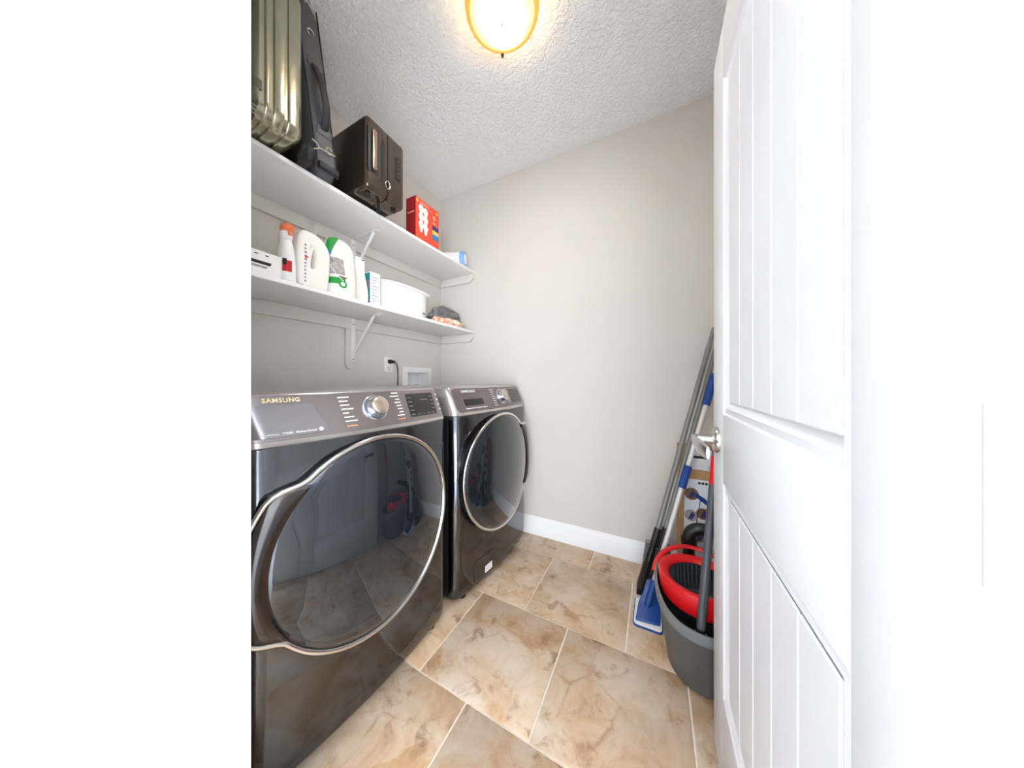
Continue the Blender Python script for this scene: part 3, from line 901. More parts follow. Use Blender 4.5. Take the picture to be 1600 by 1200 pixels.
# flat ribs on the rounded long edge
build(belt(-1.274, 0.008, 0.005, 0.052), 'rib', 'gold', t, angle=35)
for fx in (0.085, 0.30):
    for fy in (-1.46, -1.29):
        w_ = MB().tube([(fx - 0.012, fy, ZS1 + 0.0125), (fx + 0.012, fy, ZS1 + 0.0125)], 0.0122, 18)
        wh = build(w_, 'wheel', 'black', t)
        build(MB().box(fx - 0.018, fx + 0.018, fy - 0.02, fy + 0.02, ZS1 + 0.012, ZS1 + 0.024), 'wheel_housing', 'grey_p', wh, bevel=0.004)
build(MB().box(0.428, 0.4455, -1.375, -1.350, sz0 + 0.075, sz0 + 0.105), 'latch', 'gold_d', t, bevel=0.002)
build(MB().tube(smooth_path([(0.15, -1.36, sz1 - 0.002), (0.16, -1.36, sz1 + 0.022), (0.27, -1.36, sz1 + 0.022), (0.28, -1.36, sz1 - 0.002)]), 0.008, 10), 'carry_handle', 'black', t)

# soft dark grey garment bag, leaning against the suitcase
t = thing('garment_bag', 'dark grey soft garment bag with a strap handle leaning beside the suitcase', 'bag', (0.21, -1.11, ZS1))
gx0, gx1 = 0.03, 0.372
def bag_y(z): return -1.103 - 0.139 * (z - ZS1)
rings = []
for k in range(23):
    z = ZS1 + 0.001 + (2.488 - ZS1 - 0.001) * k / 22
    e = min(k, 22 - k)
    pin = (0.016, 0.005, 0.0)[min(e, 2)]
    hw_ = 0.0425 - pin + 0.0015 * math.sin(k * 0.9)
    yc = bag_y(z)
    x1_ = gx1 - pin - 0.0 * k
    rings.append([(px_, yc + py_, z) for px_, py_ in rrect(gx0 + pin, x1_, -hw_, hw_, 0.018, 4)])
bg = build(MB().loft(rings), 'body', 'bag', t, angle=60)
for s_ in (-1, 1):
    pp = [(gx1 - 0.004, bag_y(ZS1 + 0.012 + 0.6 * k / 14) + s_ * 0.038, ZS1 + 0.012 + 0.6 * k / 14) for k in range(15)]
    build(MB().tube(pp, 0.0028, 8), 'piping', 'bag_d', t)
pp = smooth_path([(gx1 - 0.002, bag_y(2.255) + 0.004, 2.258), (gx1 + 0.014, bag_y(2.23) - 0.002, 2.232), (gx1 + 0.030, bag_y(2.18) + 0.000, 2.18), (gx1 + 0.030, bag_y(2.10) + 0.006, 2.10), (gx1 + 0.012, bag_y(2.05) + 0.006, 2.048), (gx1 - 0.002, bag_y(2.03) + 0.004, 2.028)])
hn = build(MB().tube(pp, 0.0062, 10, flat=2.6, up=(1, 0, 0)), 'strap_handle', 'bag_d', t)
for z in (2.262, 2.022):
    yb_ = bag_y(z)
    build(MB().box(gx1 - 0.003, gx1 + 0.004, yb_ - 0.026, yb_ + 0.032, z - 0.016, z + 0.016), 'handle_patch', 'bag', hn, bevel=0.003)
build(MB().box(gx1 - 0.003, gx1 + 0.014, bag_y(1.90) - 0.038, bag_y(1.90) + 0.040, 1.872, 1.898), 'bottom_flap', 'bag_d', t, bevel=0.006)
for z in (2.365, 2.47):
    pp = [(gx1 + 0.003, bag_y(z) + 0.012 * math.cos(a), z + 0.012 * math.sin(a)) for a in [2 * PI * q / 14 for q in range(11)]]
    build(MB().tube(pp, 0.0022, 8), 'hanger_hook', 'wire', t)
# bare cord with two hooks lying on the bag
cz = 1.945
def gy(d): return bag_y(cz) + d
cd = thing('wire_hook', 'thin pale wire with two hooks hanging in front of the grey bag', 'hook', (gx1 + 0.012, gy(0), 1.92))
build(MB().tube(smooth_path([(gx1 + 0.010, gy(-0.058), 1.958), (gx1 + 0.012, gy(-0.040), 1.950), (gx1 + 0.012, gy(-0.034), 1.938), (gx1 + 0.010, gy(-0.052), 1.924)]), 0.0022, 8), 'hook', 'wire', cd)
build(MB().tube(smooth_path([(gx1 + 0.012, gy(-0.036), 1.940), (gx1 + 0.010, gy(-0.005), 1.946), (gx1 + 0.010, gy(0.030), 1.952)]), 0.0024, 8), 'shank', 'wire', cd)
build(MB().tube([(gx1 + 0.011, gy(0.006) + 0.012 * math.cos(a), 1.955 + 0.012 * math.sin(a)) for a in [2 * PI * q / 14 + 0.6 for q in range(12)]], 0.0022, 8), 'hook', 'wire', cd)

# black pouch squeezed between the two
def blob(name, mat, c, h, parent=None, seed=0, amp=0.18, freq=2.2, sub=4, flat=True):
    bm = bmesh.new()
    bmesh.ops.create_icosphere(bm, subdivisions=sub, radius=1.0)
    for v in bm.verts:
        d = 1 + amp * noise.noise(v.co * freq + Vector((seed, seed * 2.3, 0))) + 0.4 * amp * noise.noise(v.co * freq * 3 + Vector((seed, 0, 5)))
        p = v.co * d
        z = p.z
        if flat:
            z = max(z, -0.72)
            z = (z + 0.72) / 1.72
        v.co = Vector((p.x * h[0], p.y * h[1], z * h[2]))
    o = obj_from_bm(name, bm, mat, parent, 180)
    o.location = c
    return o
tag(blob('pouch', 'bag_d', (0.345, -1.186, ZS1 + 0.0005), (0.055, 0.026, 0.085), seed=3.0), 'small black nylon pouch squeezed between suitcase and grey bag', 'pouch')

# bronze hard case overhanging the shelf edge
cx0, cx1, cy0, cy1, cz0, cz1 = 0.060, 0.446, -0.990, -0.776, ZS1 + 0.012, 2.190
t = thing('hard_case', 'bronze black hard shell case overhanging the edge of the upper shelf', 'case', ((cx0 + cx1) / 2, (cy0 + cy1) / 2, ZS1))
ys = -0.884
sh = build(MB().box(cx0, cx1, cy0, ys - 0.002, cz0, cz1), 'shell_half', 'case', t, bevel=0.022, seg=5, angle=60)
ld = build(MB().box(cx0, cx1 - 0.004, ys + 0.002, cy1, cz0, cz1 - 0.002), 'lid_half', 'case', t, bevel=0.022, seg=5, angle=60)
# parting band between the halves
def loop_band(y0, y1, grow, mat, name, parent):
    pts = rrect(cx0 - grow, cx1 + grow, cz0 - grow, cz1 + grow, 0.030, 5)
    ins = rrect(cx0 + 0.012, cx1 - 0.012, cz0 + 0.012, cz1 - 0.012, 0.022, 5)
    m = MB().loft([[(x, y0, z) for x, z in ins], [(x, y0, z) for x, z in pts], [(x, y1, z) for x, z in pts], [(x, y1, z) for x, z in ins]], False, False)
    return build(m, name, mat, parent, angle=40)
loop_band(ys - 0.026, ys - 0.002, 0.0008, 'case', 'rim_band', t)
loop_band(ys - 0.002, ys + 0.002, -0.001, 'case_d', 'seal', t)
loop_band(ys + 0.004, ys + 0.030, 0.001, 'case', 'rim_band', t)
# carry handle in its black recess on the front
hz0, hz1 = 1.952, 2.135
hr = build(MB().loft([[(cx1 - 0.006, y, z) for y, z in rrect(-0.984, -0.928, hz0 - 0.010, hz1 + 0.010, 0.012)], [(cx1 + 0.0015, y, z) for y, z in rrect(-0.982, -0.930, hz0 - 0.008, hz1 + 0.008, 0.012)]]), 'handle_recess', 'case_d', t, angle=40)
build(MB().loft([[(cx1 + 0.004, y, z) for y, z in rrect(-0.966, -0.944, hz0 + 0.004, hz1 - 0.004, 0.008)], [(cx1 + 0.012, y, z) for y, z in rrect(-0.966, -0.944, hz0 + 0.004, hz1 - 0.004, 0.008)]]), 'carry_handle', 'case_h', hr, bevel=0.002)
build(MB().loft([[(cx1 - 0.004, y, z) for y, z in rrect(-0.912, -0.900, hz0 - 0.016, hz1 - 0.012, 0.004)], [(cx1 + 0.002, y, z) for y, z in rrect(-0.912, -0.900, hz0 - 0.016, hz1 - 0.012, 0.004)]]), 'latch', 'case_d', t)
bd = build(MB().loft([[(cx1 - 0.006, y, z) for y, z in rrect(-0.833, -0.808, 1.996, 2.106, 0.005)], [(cx1 - 0.0015, y, z) for y, z in rrect(-0.833, -0.808, 1.996, 2.106, 0.005)]]), 'badge', 'case_d', t)
for k in range(5):
    z = 2.006 + 0.019 * k
    build(MB().box(cx1 - 0.0018, cx1 - 0.0004, -0.828, -0.813, z, z + 0.012), 'badge_letter', 'case', bd, bevel=0.0005)
pp = [(cx1 + 0.004, -0.884 + 0.012 * math.cos(a), 1.935 + 0.018 * math.sin(a)) for a in [2 * PI * q / 16 for q in range(17)]]
build(MB().tube(pp, 0.0020, 8), 'lock_ring', 'chrome', t)
for fx in (0.11, 0.405):
    for fy in (-0.955, -0.815):
        build(MB().lathe([(0.013, ZS1 + 0.0003), (0.014, ZS1 + 0.004), (0.010, ZS1 + 0.0135)], 16, Matrix.Translation((fx, fy, 0))), 'foot', 'black', t)
for dy in (-0.004, 0.005):
    build(MB().tube([(0.385, -0.886 + dy, cz0 + 0.002), (0.388, -0.886 + dy, cz0 - 0.02), (0.386, -0.885 + dy * 1.4, cz0 - 0.052)], 0.0032, 8), 'dangling_strap', 'black', t)

# red bulb carton
bx0, bx1, by0, by1, bz0, bz1 = 0.234, 0.312, -0.578, -0.381, ZS1, 2.112
t = thing('bulb_carton', 'orange red carton printed with white light bulbs on the upper shelf', 'box', ((bx0 + bx1) / 2, (by0 + by1) / 2, ZS1))
build(MB().box(bx0, bx1, by0, by1, bz0 + 0.0004, bz1), 'carton', 'red_box', t, bevel=0.0012, seg=1)
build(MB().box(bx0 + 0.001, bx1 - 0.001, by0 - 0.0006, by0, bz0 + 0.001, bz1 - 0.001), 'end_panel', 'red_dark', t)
def fprint(pts, x, mat, name, par, thick=0.0006):
    return build(MB().loft([[(x, y, z) for y, z in pts], [(x + thick, y, z) for y, z in pts]]), name, mat, par, angle=0)
def circle2(cy, cz, r, n=16, ry=1.0):
    return [(cy + r * ry * math.cos(2 * PI * k / n), cz + r * math.sin(2 * PI * k / n)) for k in range(n)]
X1 = bx1 + 0.0002
for r_ in range(3):
    for c_ in range(2):
        cy = -0.536 + 0.036 * c_; cz_ = 2.052 - 0.048 * r_ - 0.006 * c_
        o_ = smooth_loop([(cy, cz_ + 0.028), (cy + 0.021, cz_ + 0.010), (cy + 0.012, cz_ - 0.018), (cy + 0.007, cz_ - 0.038), (cy - 0.007, cz_ - 0.038), (cy - 0.012, cz_ - 0.018), (cy - 0.021, cz_ + 0.010)], 3)
        bl_ = fprint(o_, X1 + 0.0002 * (r_ * 2 + c_), 'print_w', 'bulb_print', t)
        fprint(circle2(cy, cz_ + 0.002, 0.0032, 10), X1 + 0.0002 * (r_ * 2 + c_) + 0.0007, 'p_grey', 'bulb_mark', bl_)
fprint(circle2(-0.566, 2.092, 0.010), X1, 'p_yellow', 'seal_print', t)
fprint([(-0.540, 2.088), (-0.470, 2.088), (-0.470, 2.098), (-0.540, 2.098)], X1, 'p_pink', 'title_print', t)
fprint([(-0.548, 2.080), (-0.440, 2.076), (-0.440, 2.079), (-0.548, 2.083)], X1, 'p_pink', 'title_print', t)
fprint(circle2(-0.424, 2.052, 0.014), X1, 'p_pink', 'offer_print', t)
fprint([(-0.408, 2.086), (-0.390, 2.086), (-0.390, 2.098), (-0.408, 2.098)], X1, 'p_yellow', 'value_print', t)
fprint([(-0.440, 2.016), (-0.410, 2.012), (-0.410, 2.024), (-0.440, 2.028)], X1, 'p_pink', 'value_print', t)
for a, b, m_ in ((1.975, 2.004, 'p_navy'), (1.950, 1.975, 'p_yellow'), (1.918, 1.950, 'p_blue')):
    fprint([(-0.442, a), (-0.386, a), (-0.386, b), (-0.442, b)], X1, m_, 'colour_block', t)
def sprint(x0, x1, z0, z1, mat, name):
    build(MB().box(x0, x1, by0 - 0.0012, by0 - 0.0006, z0, z1), name, mat, t, angle=0)
sprint(0.246, 0.300, 2.020, 2.028, 'p_pink', 'end_print')
for k in range(3):
    for q in range(2):
        sprint(0.252 + 0.026 * q, 0.266 + 0.026 * q, 2.046 + 0.018 * k, 2.056 + 0.018 * k, 'p_red', 'end_print')
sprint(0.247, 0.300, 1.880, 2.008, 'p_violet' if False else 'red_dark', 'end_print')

# white bottle lying on its side, blue base towards the room
t = thing('bottle', 'white bottle with a light blue end lying at the far end of the upper shelf', 'bottle', (0.21, -0.12, ZS1))
ax0, ax1 = Vector((0.075, -0.196, ZS1 + 0.0562)), Vector((0.318, -0.100, ZS1 + 0.0562))
dv = (ax1 - ax0)
L_ = dv.length
mb_ = Matrix.Translation(ax0) @ dv.to_track_quat('Z', 'Y').to_matrix().to_4x4()
build(MB().lathe([(0.016, 0.0), (0.018, 0.03), (0.044, 0.060), (0.0545, 0.085), (0.0555, 0.12), (0.0555, L_ - 0.034)], 32, mb_), 'bottle_body', 'white_p', t, angle=60)
build(MB().lathe([(0.0557, L_ - 0.034), (0.0557, L_ - 0.010), (0.052, L_ - 0.002), (0.045, L_), (0.038, L_ - 0.002)], 32, mb_), 'end_band', 'light_blue', t, angle=60)
build(MB().lathe([(0.037, L_ - 0.003), (0.036, L_ + 0.0005), (0.01, L_ + 0.001)], 32, mb_), 'end_disc', 'white_p', t)

# ------------------------------------------------------------------ things on the lower shelf
# white carton with dark slots
wx0, wx1, wy0, wy1, wz1 = 0.130, 0.303, -1.50, -1.2375, 1.4955
t = thing('white_carton', 'low white carton with black printed bars at the doorway end of the lower shelf', 'box', ((wx0 + wx1) / 2, (wy0 + wy1) / 2, ZS2))
build(MB().box(wx0, wx1, wy0, wy1, ZS2 + 0.0003, wz1), 'carton', 'white_p', t, bevel=0.0015, seg=1)
X1 = wx1 + 0.0002
fprint([(-1.345, 1.449), (-1.272, 1.449), (-1.268, 1.460), (-1.345, 1.460)], X1, 'p_black', 'printed_bar', t)
for y in (-1.318, -1.287):
    fprint([(y, 1.481), (y + 0.010, 1.481), (y + 0.010, 1.4845), (y, 1.4845)], X1, 'p_black', 'printed_dash', t)
fprint([(-1.345, 1.436), (-1.285, 1.436), (-1.278, 1.444), (-1.345, 1.444)], X1, 'p_grey', 'printed_bar', t)
build(MB().box(wx1 - 0.05, wx1 + 0.0012, wy0 + 0.02, wy1 - 0.05, wz1, wz1 + 0.0012), 'flap', 'white_p', t)

# spray bottle
t = thing('spray_bottle', 'white spray bottle with an orange cap and red label', 'bottle', (0.275, -1.203, ZS2))
def ell(cx, cy, a, b, z, n=24, p=2.4):
    out = []
    for k in range(n):
        c, s_ = math.cos(2 * PI * k / n), math.sin(2 * PI * k / n)
        out.append((cx + a * math.copysign(abs(c) ** (2 / p), c), cy + b * math.copysign(abs(s_) ** (2 / p), s_), z))
    return out
cx, cy = 0.280, -1.2125
build(MB().loft([ell(cx, cy, a, b, z) for z, a, b in ((ZS2 + 0.0003, 0.034, 0.026), (ZS2 + 0.006, 0.038, 0.029), (1.46, 0.038, 0.029), (1.49, 0.037, 0.027), (1.525, 0.034, 0.024), (1.553, 0.028, 0.020), (1.570, 0.020, 0.017), (1.582, 0.018, 0.016))]), 'bottle_body', 'white_p', t, angle=60)
hd_ = build(MB().loft([ell(cx, cy, a, b, z) for z, a, b in ((1.578, 0.021, 0.019), (1.596, 0.022, 0.019), (1.606, 0.022, 0.019))]), 'collar', 'white_p', t, angle=50)
build(MB().loft([ell(cx + dx, cy, a, b, z) for z, a, b, dx in ((1.605, 0.022, 0.0185, 0), (1.614, 0.028, 0.020, 0.006), (1.626, 0.031, 0.020, 0.010), (1.634, 0.024, 0.015, 0.006))]), 'spray_head', 'orange', t, angle=50)
build(MB().tube(smooth_path([(cx + 0.022, cy, 1.610), (cx + 0.032, cy, 1.600), (cx + 0.031, cy, 1.588)]), 0.0045, 8, flat=1.6), 'trigger', 'orange', t)
def bump_label(y0, y1, z0, z1, mat, name, par, x_of):
    n = 6
    vs, fs = [], []
    for i in range(n + 1):
        y = y0 + (y1 - y0) * i / n
        for z in (z0, z1):
            vs.append((x_of(y, z), y, z))
    for i in range(n):
        fs.append((2 * i, 2 * i + 2, 2 * i + 3, 2 * i + 1))
    return build(MB().add(vs, fs), name, mat, par, angle=60)
def sx(y, z):
    q = min(1.0, abs(y - cy) / 0.0295)
    return cx + 0.0385 * (1 - q ** 2.4) ** (1 / 2.4) + 0.0006
bump_label(cy - 0.024, cy + 0.002, 1.446, 1.488, 'p_red', 'red_label', t, sx)
bump_label(cy - 0.024, cy - 0.014, 1.470, 1.494, 'p_black', 'black_mark', t, lambda y, z: sx(y, z) + 0.0004)

# laundry jug with handle hole
t = thing('laundry_jug', 'large warm white laundry detergent jug with a handle opening', 'jug', (0.255, -1.125, ZS2))
jl, jr = -1.165, -1.066
o_ = smooth_loop([(jl + 0.004, ZS2 + 0.008), (jl, 1.50), (jl + 0.001, 1.57), (jl + 0.005, 1.608), (jl + 0.018, 1.622), (jl + 0.050, 1.619), (jl + 0.078, 1.604), (jl + 0.098, 1.570), (jr, 1.525), (jr - 0.003, 1.48), (jr - 0.010, ZS2 + 0.012), (jr - 0.020, ZS2 + 0.006), (jl + 0.012, ZS2 + 0.006)], 5)
h_ = smooth_loop([(jl + 0.026, 1.478), (jl + 0.024, 1.530), (jl + 0.022, 1.572), (jl + 0.030, 1.586), (jl + 0.046, 1.580), (jl + 0.062, 1.560), (jl + 0.064, 1.505), (jl + 0.058, 1.478)], 4)
vs, fs = curve_extrude([o_, h_], 0.022, 0.014)
zmin = min(v[1] for v in vs)
mb2 = MB().add([(0.262 + v[2], v[0], v[1] - zmin + ZS2 + 0.0003) for v in vs], fs)
build(mb2, 'jug_body', 'cream_p', t, angle=50)
dd = MB()
random.seed(4)
for k in range(11):
    z = 1.432 + 0.0145 * k
    w = random.uniform(0.005, 0.010)
    dd.box(0.262 + 0.0362, 0.262 + 0.0366, jl + 0.008, jl + 0.008 + w, z, z + 0.007)
tag(build(dd, 'side_print', 'p_violet', t, angle=0), kind='stuff')
build(MB().box(0.262 + 0.0362, 0.262 + 0.0367, jl + 0.010, jl + 0.016, 1.528, 1.536).box(0.262 + 0.0362, 0.262 + 0.0367, jl + 0.018, jl + 0.022, 1.530, 1.538), 'side_print', 'p_red', t, angle=0)

# soft pack with green corner
t = thing('soft_pack', 'white soft pack with a green corner and grey photo print', 'pack', (0.245, -1.000, ZS2))
qy0, qy1, qz1 = -1.050, -0.915, 1.686
def pack_half(z):
    q = (z - ZS2) / (qz1 - ZS2)
    w = (qy1 - qy0) / 2
    if q > 0.72:
        w *= max(0.0, 1 - ((q - 0.72) / 0.2805) ** 3.0) ** (1 / 2.4) * 0.6 + 0.4 if q < 1 else 0.4
    return w * (0.97 + 0.03 * math.sin(q * 3))
def pack_front(y, z):
    q = (z - ZS2) / (qz1 - ZS2)
    w = pack_half(z)
    e = min(1.0, abs(y - (qy0 + qy1) / 2) / max(w, 1e-4))
    d = 0.058 * (1 - 0.82 * max(0, q - 0.35) ** 1.3 / 0.65 ** 1.3)
    return 0.240 + d * (1 - e ** 3.2) ** (1 / 2.2)
rings = []
for k in range(25):
    z = ZS2 + 0.0003 + (qz1 - ZS2 - 0.0006) * k / 24
    w = pack_half(z)
    cyp = (qy0 + qy1) / 2
    fr = []
    n = 18
    for i in range(n + 1):
        y = cyp - w * math.cos(PI * i / n)
        fr.append((pack_front(y, z), y, z))
    bk = [(2 * 0.240 - x - 0.002, y, z) for x, y, z in reversed(fr[1:-1])]
    rings.append(fr + bk)
pk = build(MB().loft(rings), 'pack_body', 'cream_p', t, angle=70)
def pack_print(fn, z0, z1, mat, name, off=0.0012, n=14, nz=10):
    """fn(z) -> (y0, y1) span of the print at that height; clipped to the pack"""
    vs, fs = [], []
    cyp = (qy0 + qy1) / 2
    for k in range(nz + 1):
        z = z0 + (z1 - z0) * k / nz
        a, b = fn((z - z0) / (z1 - z0))
        w = pack_half(z) * 0.985
        a, b = max(a, cyp - w), min(b, cyp + w)
        b = max(a, b)
        for i in range(n + 1):
            y = a + (b - a) * i / n
            vs.append((pack_front(y, z) + off, y, z))
    for k in range(nz):
        for i in range(n):
            p = k * (n + 1) + i
            fs.append((p, p + 1, p + n + 2, p + n + 1))
    return build(MB().add(vs, fs), name, mat, pk, angle=80)
pack_print(lambda q: (-1.10, -1.040 + 0.050 * q ** 1.4), 1.585, 1.688, 'p_green', 'green_corner')
pack_print(lambda q: (-1.046, -0.990), 1.508, 1.585, 'p_grey', 'photo_print')
pack_print(lambda q: (-1.060 + 0.008 * q, -0.992 + 0.004 * math.sin(q * 3)), 1.466, 1.494, 'p_green', 'green_band')
def disc_span(cy_, rr_): return lambda q: (cy_ - rr_ * math.sqrt(max(0, 1 - (2 * q - 1) ** 2)), cy_ + rr_ * math.sqrt(max(0, 1 - (2 * q - 1) ** 2)))
pack_print(disc_span(-1.000, 0.018), 1.450, 1.486, 'p_green', 'green_disc', 0.0016)
pack_print(disc_span(-1.000, 0.010), 1.458, 1.478, 'print_w', 'disc_centre', 0.0022)
pack_print(disc_span(-1.042, 0.008), 1.596, 1.612, 'p_blue', 'blue_dot', 0.0016)
pack_print(lambda q: (-1.020, -0.984), 1.494, 1.502, 'p_brown', 'brown_lettering', 0.0016)

pk_str = smooth_path([(pack_front(y, z) + 0.003, y, z) for y, z in ((-1.050, 1.600), (-1.046, 1.560), (-1.034, 1.520), (-1.012, 1.492), (-1.000, 1.482))])
build(MB().tube(pk_str, 0.0018, 8), 'white_string', 'white_p', t)

# slim white pouch
t = thing('slim_pouch', 'slim white pouch standing between the soft pack and the teal carton', 'pouch', (0.27, -0.908, ZS2))
rings = []
for k in range(15):
    q = k / 14
    z = ZS2 + 0.0003 + 0.226 * q
    th = 0.034 * (1 - q ** 1.6) + 0.0035
    hw_ = 0.0185 + 0.002 * math.sin(q * 9) + 0.003 * q
    rings.append([(0.268 + x + 0.004 * math.sin(q * 5), -0.896 + y + 0.002 * math.sin(q * 7), z) for x, y in rrect(-th, th, -hw_, hw_, min(th, hw_) * 0.6, 3)])
build(MB().loft(rings), 'pouch_body', 'cream_p', t, angle=60)
build(MB().box(0.2735, 0.2755, -0.890, -0.880, ZS2 + 0.213, ZS2 + 0.218), 'corner_print', 'p_black', t)
dp = smooth_loop([(-0.908, 1.462), (-0.903, 1.445), (-0.905, 1.432), (-0.911, 1.434), (-0.912, 1.448)], 4)
build(MB().loft([[(0.296, y, z) for y, z in dp], [(0.3025, y, z) for y, z in dp]]), 'blue_drop_print', 'p_blue', t)

# narrow teal and white carton
t = thing('slim_carton', 'narrow white carton with teal side bands beside the white basin', 'box', (0.275, -0.84, ZS2))
build(MB().box(0.240, 0.306, -0.8685, -0.812, ZS2 + 0.0003, 1.571), 'carton', 'white_p', t, bevel=0.001, seg=1)
for a, b, m_ in ((1.410, 1.440, 'p_violet'), (1.440, 1.4445, 'p_navy'), (1.445, 1.490, 'p_teal'), (1.490, 1.532, 'p_violet'), (1.532, 1.566, 'p_teal')):
    build(MB().box(0.242, 0.304, -0.8692, -0.8686, a, b), 'side_band', m_, t, angle=0)
for k in range(9):
    fprint([(-0.860, 1.425 + 0.015 * k), (-0.860 + 0.018 + 0.018 * ((k * 7) % 3) / 2, 1.425 + 0.015 * k), (-0.860 + 0.018 + 0.018 * ((k * 7) % 3) / 2, 1.428 + 0.015 * k), (-0.860, 1.428 + 0.015 * k)], 0.3062, 'p_violet', 'fine_print', t)

# white wash basin
t = thing('wash_basin', 'oval white plastic wash basin with a rolled rim on the lower shelf', 'basin', (0.19, -0.60, ZS2))
def sup(cx, cy, a, b, z, n=56, p=2.9): return ell(cx, cy, a, b, z, n, p)
bcx, bcy = 0.178, -0.595
zr = 1.570
rings = [sup(bcx, bcy, a, b, z) for z, a, b in ((ZS2 + 0.0003, 0.100, 0.160), (ZS2 + 0.004, 0.110, 0.172), (ZS2 + 0.03, 0.113, 0.176), (zr - 0.03, 0.117, 0.182), (zr - 0.010, 0.119, 0.186), (zr - 0.012, 0.132, 0.203), (zr - 0.006, 0.1355, 0.207), (zr, 0.133, 0.204), (zr + 0.001, 0.120, 0.188),
                                                (zr - 0.028, 0.114, 0.179), (ZS2 + 0.034, 0.110, 0.173), (ZS2 + 0.008, 0.104, 0.166), (ZS2 + 0.006, 0.05, 0.08), (ZS2 + 0.006, 0.001, 0.001))]
build(MB().loft(rings), 'basin_shell', 'white_p', t, angle=40)
build(MB().box(bcx + 0.103, bcx + 0.1085, bcy + 0.098, bcy + 0.124, ZS2 + 0.034, ZS2 + 0.042), 'moulded_mark', 'grey_rim', t, bevel=0.001)

# plastic bag on a bundle of cloths
rg = tag(blob('cloth_bundle', 'cloth', (0.252, -0.216, ZS2 + 0.0005), (0.062, 0.158, 0.056), seed=7.0, amp=0.28, freq=2.6, sub=5), 'crumpled peach and white cloths at the far end of the lower shelf', 'cloths')
tag(blob('plastic_bag', 'silver_bag', (0.190, -0.175, ZS2 + 0.040), (0.076, 0.135, 0.112), seed=11.0, amp=0.30, freq=2.4, sub=5), 'crumpled dark grey plastic bag lying on the cloths', 'bag')

# ------------------------------------------------------------------ cleaning tools behind the open door
def lerp(a, b, t_): return Vector(a).lerp(Vector(b), t_)
# printed cardboard box
kx0, kx1, ky0, ky1, kz1 = 1.640, 1.850, -0.120, -0.018, 0.705
t = thing('cardboard_box', 'tall cardboard box printed with blue mops standing against the back wall', 'box', ((kx0 + kx1) / 2, (ky0 + ky1) / 2, 0.0))
build(MB().box(kx0, kx1, ky0, ky1, 0.0003, kz1), 'carton', 'card', t, bevel=0.002, seg=1)
pf_ = MB().loft([[(x, ky0 - 0.0008, z) for x, z in ((kx0 + 0.018, 0.012), (kx1 - 0.002, 0.012), (kx1 - 0.002, kz1 - 0.006), (kx0 + 0.030, kz1 - 0.006))], [(x, ky0 - 0.0001, z) for x, z in ((kx0 + 0.018, 0.012), (kx1 - 0.002, 0.012), (kx1 - 0.002, kz1 - 0.006), (kx0 + 0.030, kz1 - 0.006))]])
face = build(pf_, 'printed_face', 'card_w', t, angle=0)
def bprint(pts, mat, name, lay=1):
    y = ky0 - 0.0008 - 0.0005 * lay
    return build(MB().loft([[(x, y, z) for x, z in pts], [(x, y + 0.0004, z) for x, z in pts]]), name, mat, face, angle=0)
def rc(x0, x1, z0, z1): return [(x0, z0), (x1, z0), (x1, z1), (x0, z1)]
bprint(rc(1.675, 1.850 - 0.004, 0.552, 0.600), 'card', 'kraft_band')
bprint(rc(1.700, 1.760, 0.655, 0.668), 'p_black', 'print_line')
for k in range(5):
    bprint(rc(1.722 + 0.014 * k, 1.732 + 0.014 * k, 0.530, 0.541), 'p_black', 'print_letter')
for (x, z, r_, m_) in ((1.695, 0.478, 0.030, 'p_brown'), (1.693, 0.372, 0.028, 'p_grey'), (1.742, 0.388, 0.028, 'p_brown'), (1.726, 0.275, 0.028, 'p_grey')):
    c_ = [(x + r_ * math.cos(2 * PI * k / 24), z + r_ * math.sin(2 * PI * k / 24)) for k in range(24)]
    bprint(c_, m_, 'picture_disc')
    bprint([(x - 0.012, z - 0.018), (x + 0.004, z - 0.020), (x + 0.016, z + 0.004), (x + 0.006, z + 0.020), (x - 0.004, z + 0.004)], 'p_navy', 'picture_mop', 2)
bprint([(1.706, 0.470), (1.762, 0.428), (1.768, 0.440), (1.752, 0.462), (1.716, 0.484)], 'blue_p', 'mop_picture', 3)
bprint([(1.729, 0.452), (1.733, 0.452), (1.703, 0.240), (1.699, 0.240)], 'p_navy', 'mop_picture', 3)
for k in range(6):
    z = 0.62 - 0.008 * k if k < 3 else 0.42 - 0.10 * (k - 3)
    bprint(rc(1.760, 1.830, z, z + 0.003), 'p_violet', 'print_line')

# two grey poles: broom and long-handled dustpan
def pole(name, a, b, r, mat, parent): return build(MB().tube([a, b], r, 14), name, mat, parent, angle=60)
b0, b1 = (1.540, -0.262, 0.300), (1.800, -0.022, 1.300)
t = thing('broom', 'grey handled broom leaning against the back wall, leftmost of the leaning poles', 'broom', (1.475, -0.26, 0.0))
pole('handle', b0, lerp(b0, b1, 0.91), 0.0115, 'pole_grey', t)
pole('handle_tip', lerp(b0, b1, 0.91), b1, 0.0098, 'pole_grey', t)
pole('handle_socket', lerp(b0, b1, -0.09), lerp(b0, b1, 0.035), 0.0150, 'black', t)
br_ = smooth_path([lerp(b0, b1, -0.05), (1.512, -0.285, 0.200), (1.492, -0.272, 0.110), (1.478, -0.252, 0.050), (1.472, -0.240, 0.022)])
build(MB().tube(br_, [0.016 + 0.004 * math.sin(PI * k / (len(br_) - 1)) for k in range(len(br_))], 12, flat=1.5), 'brush_block', 'black', t, angle=60)
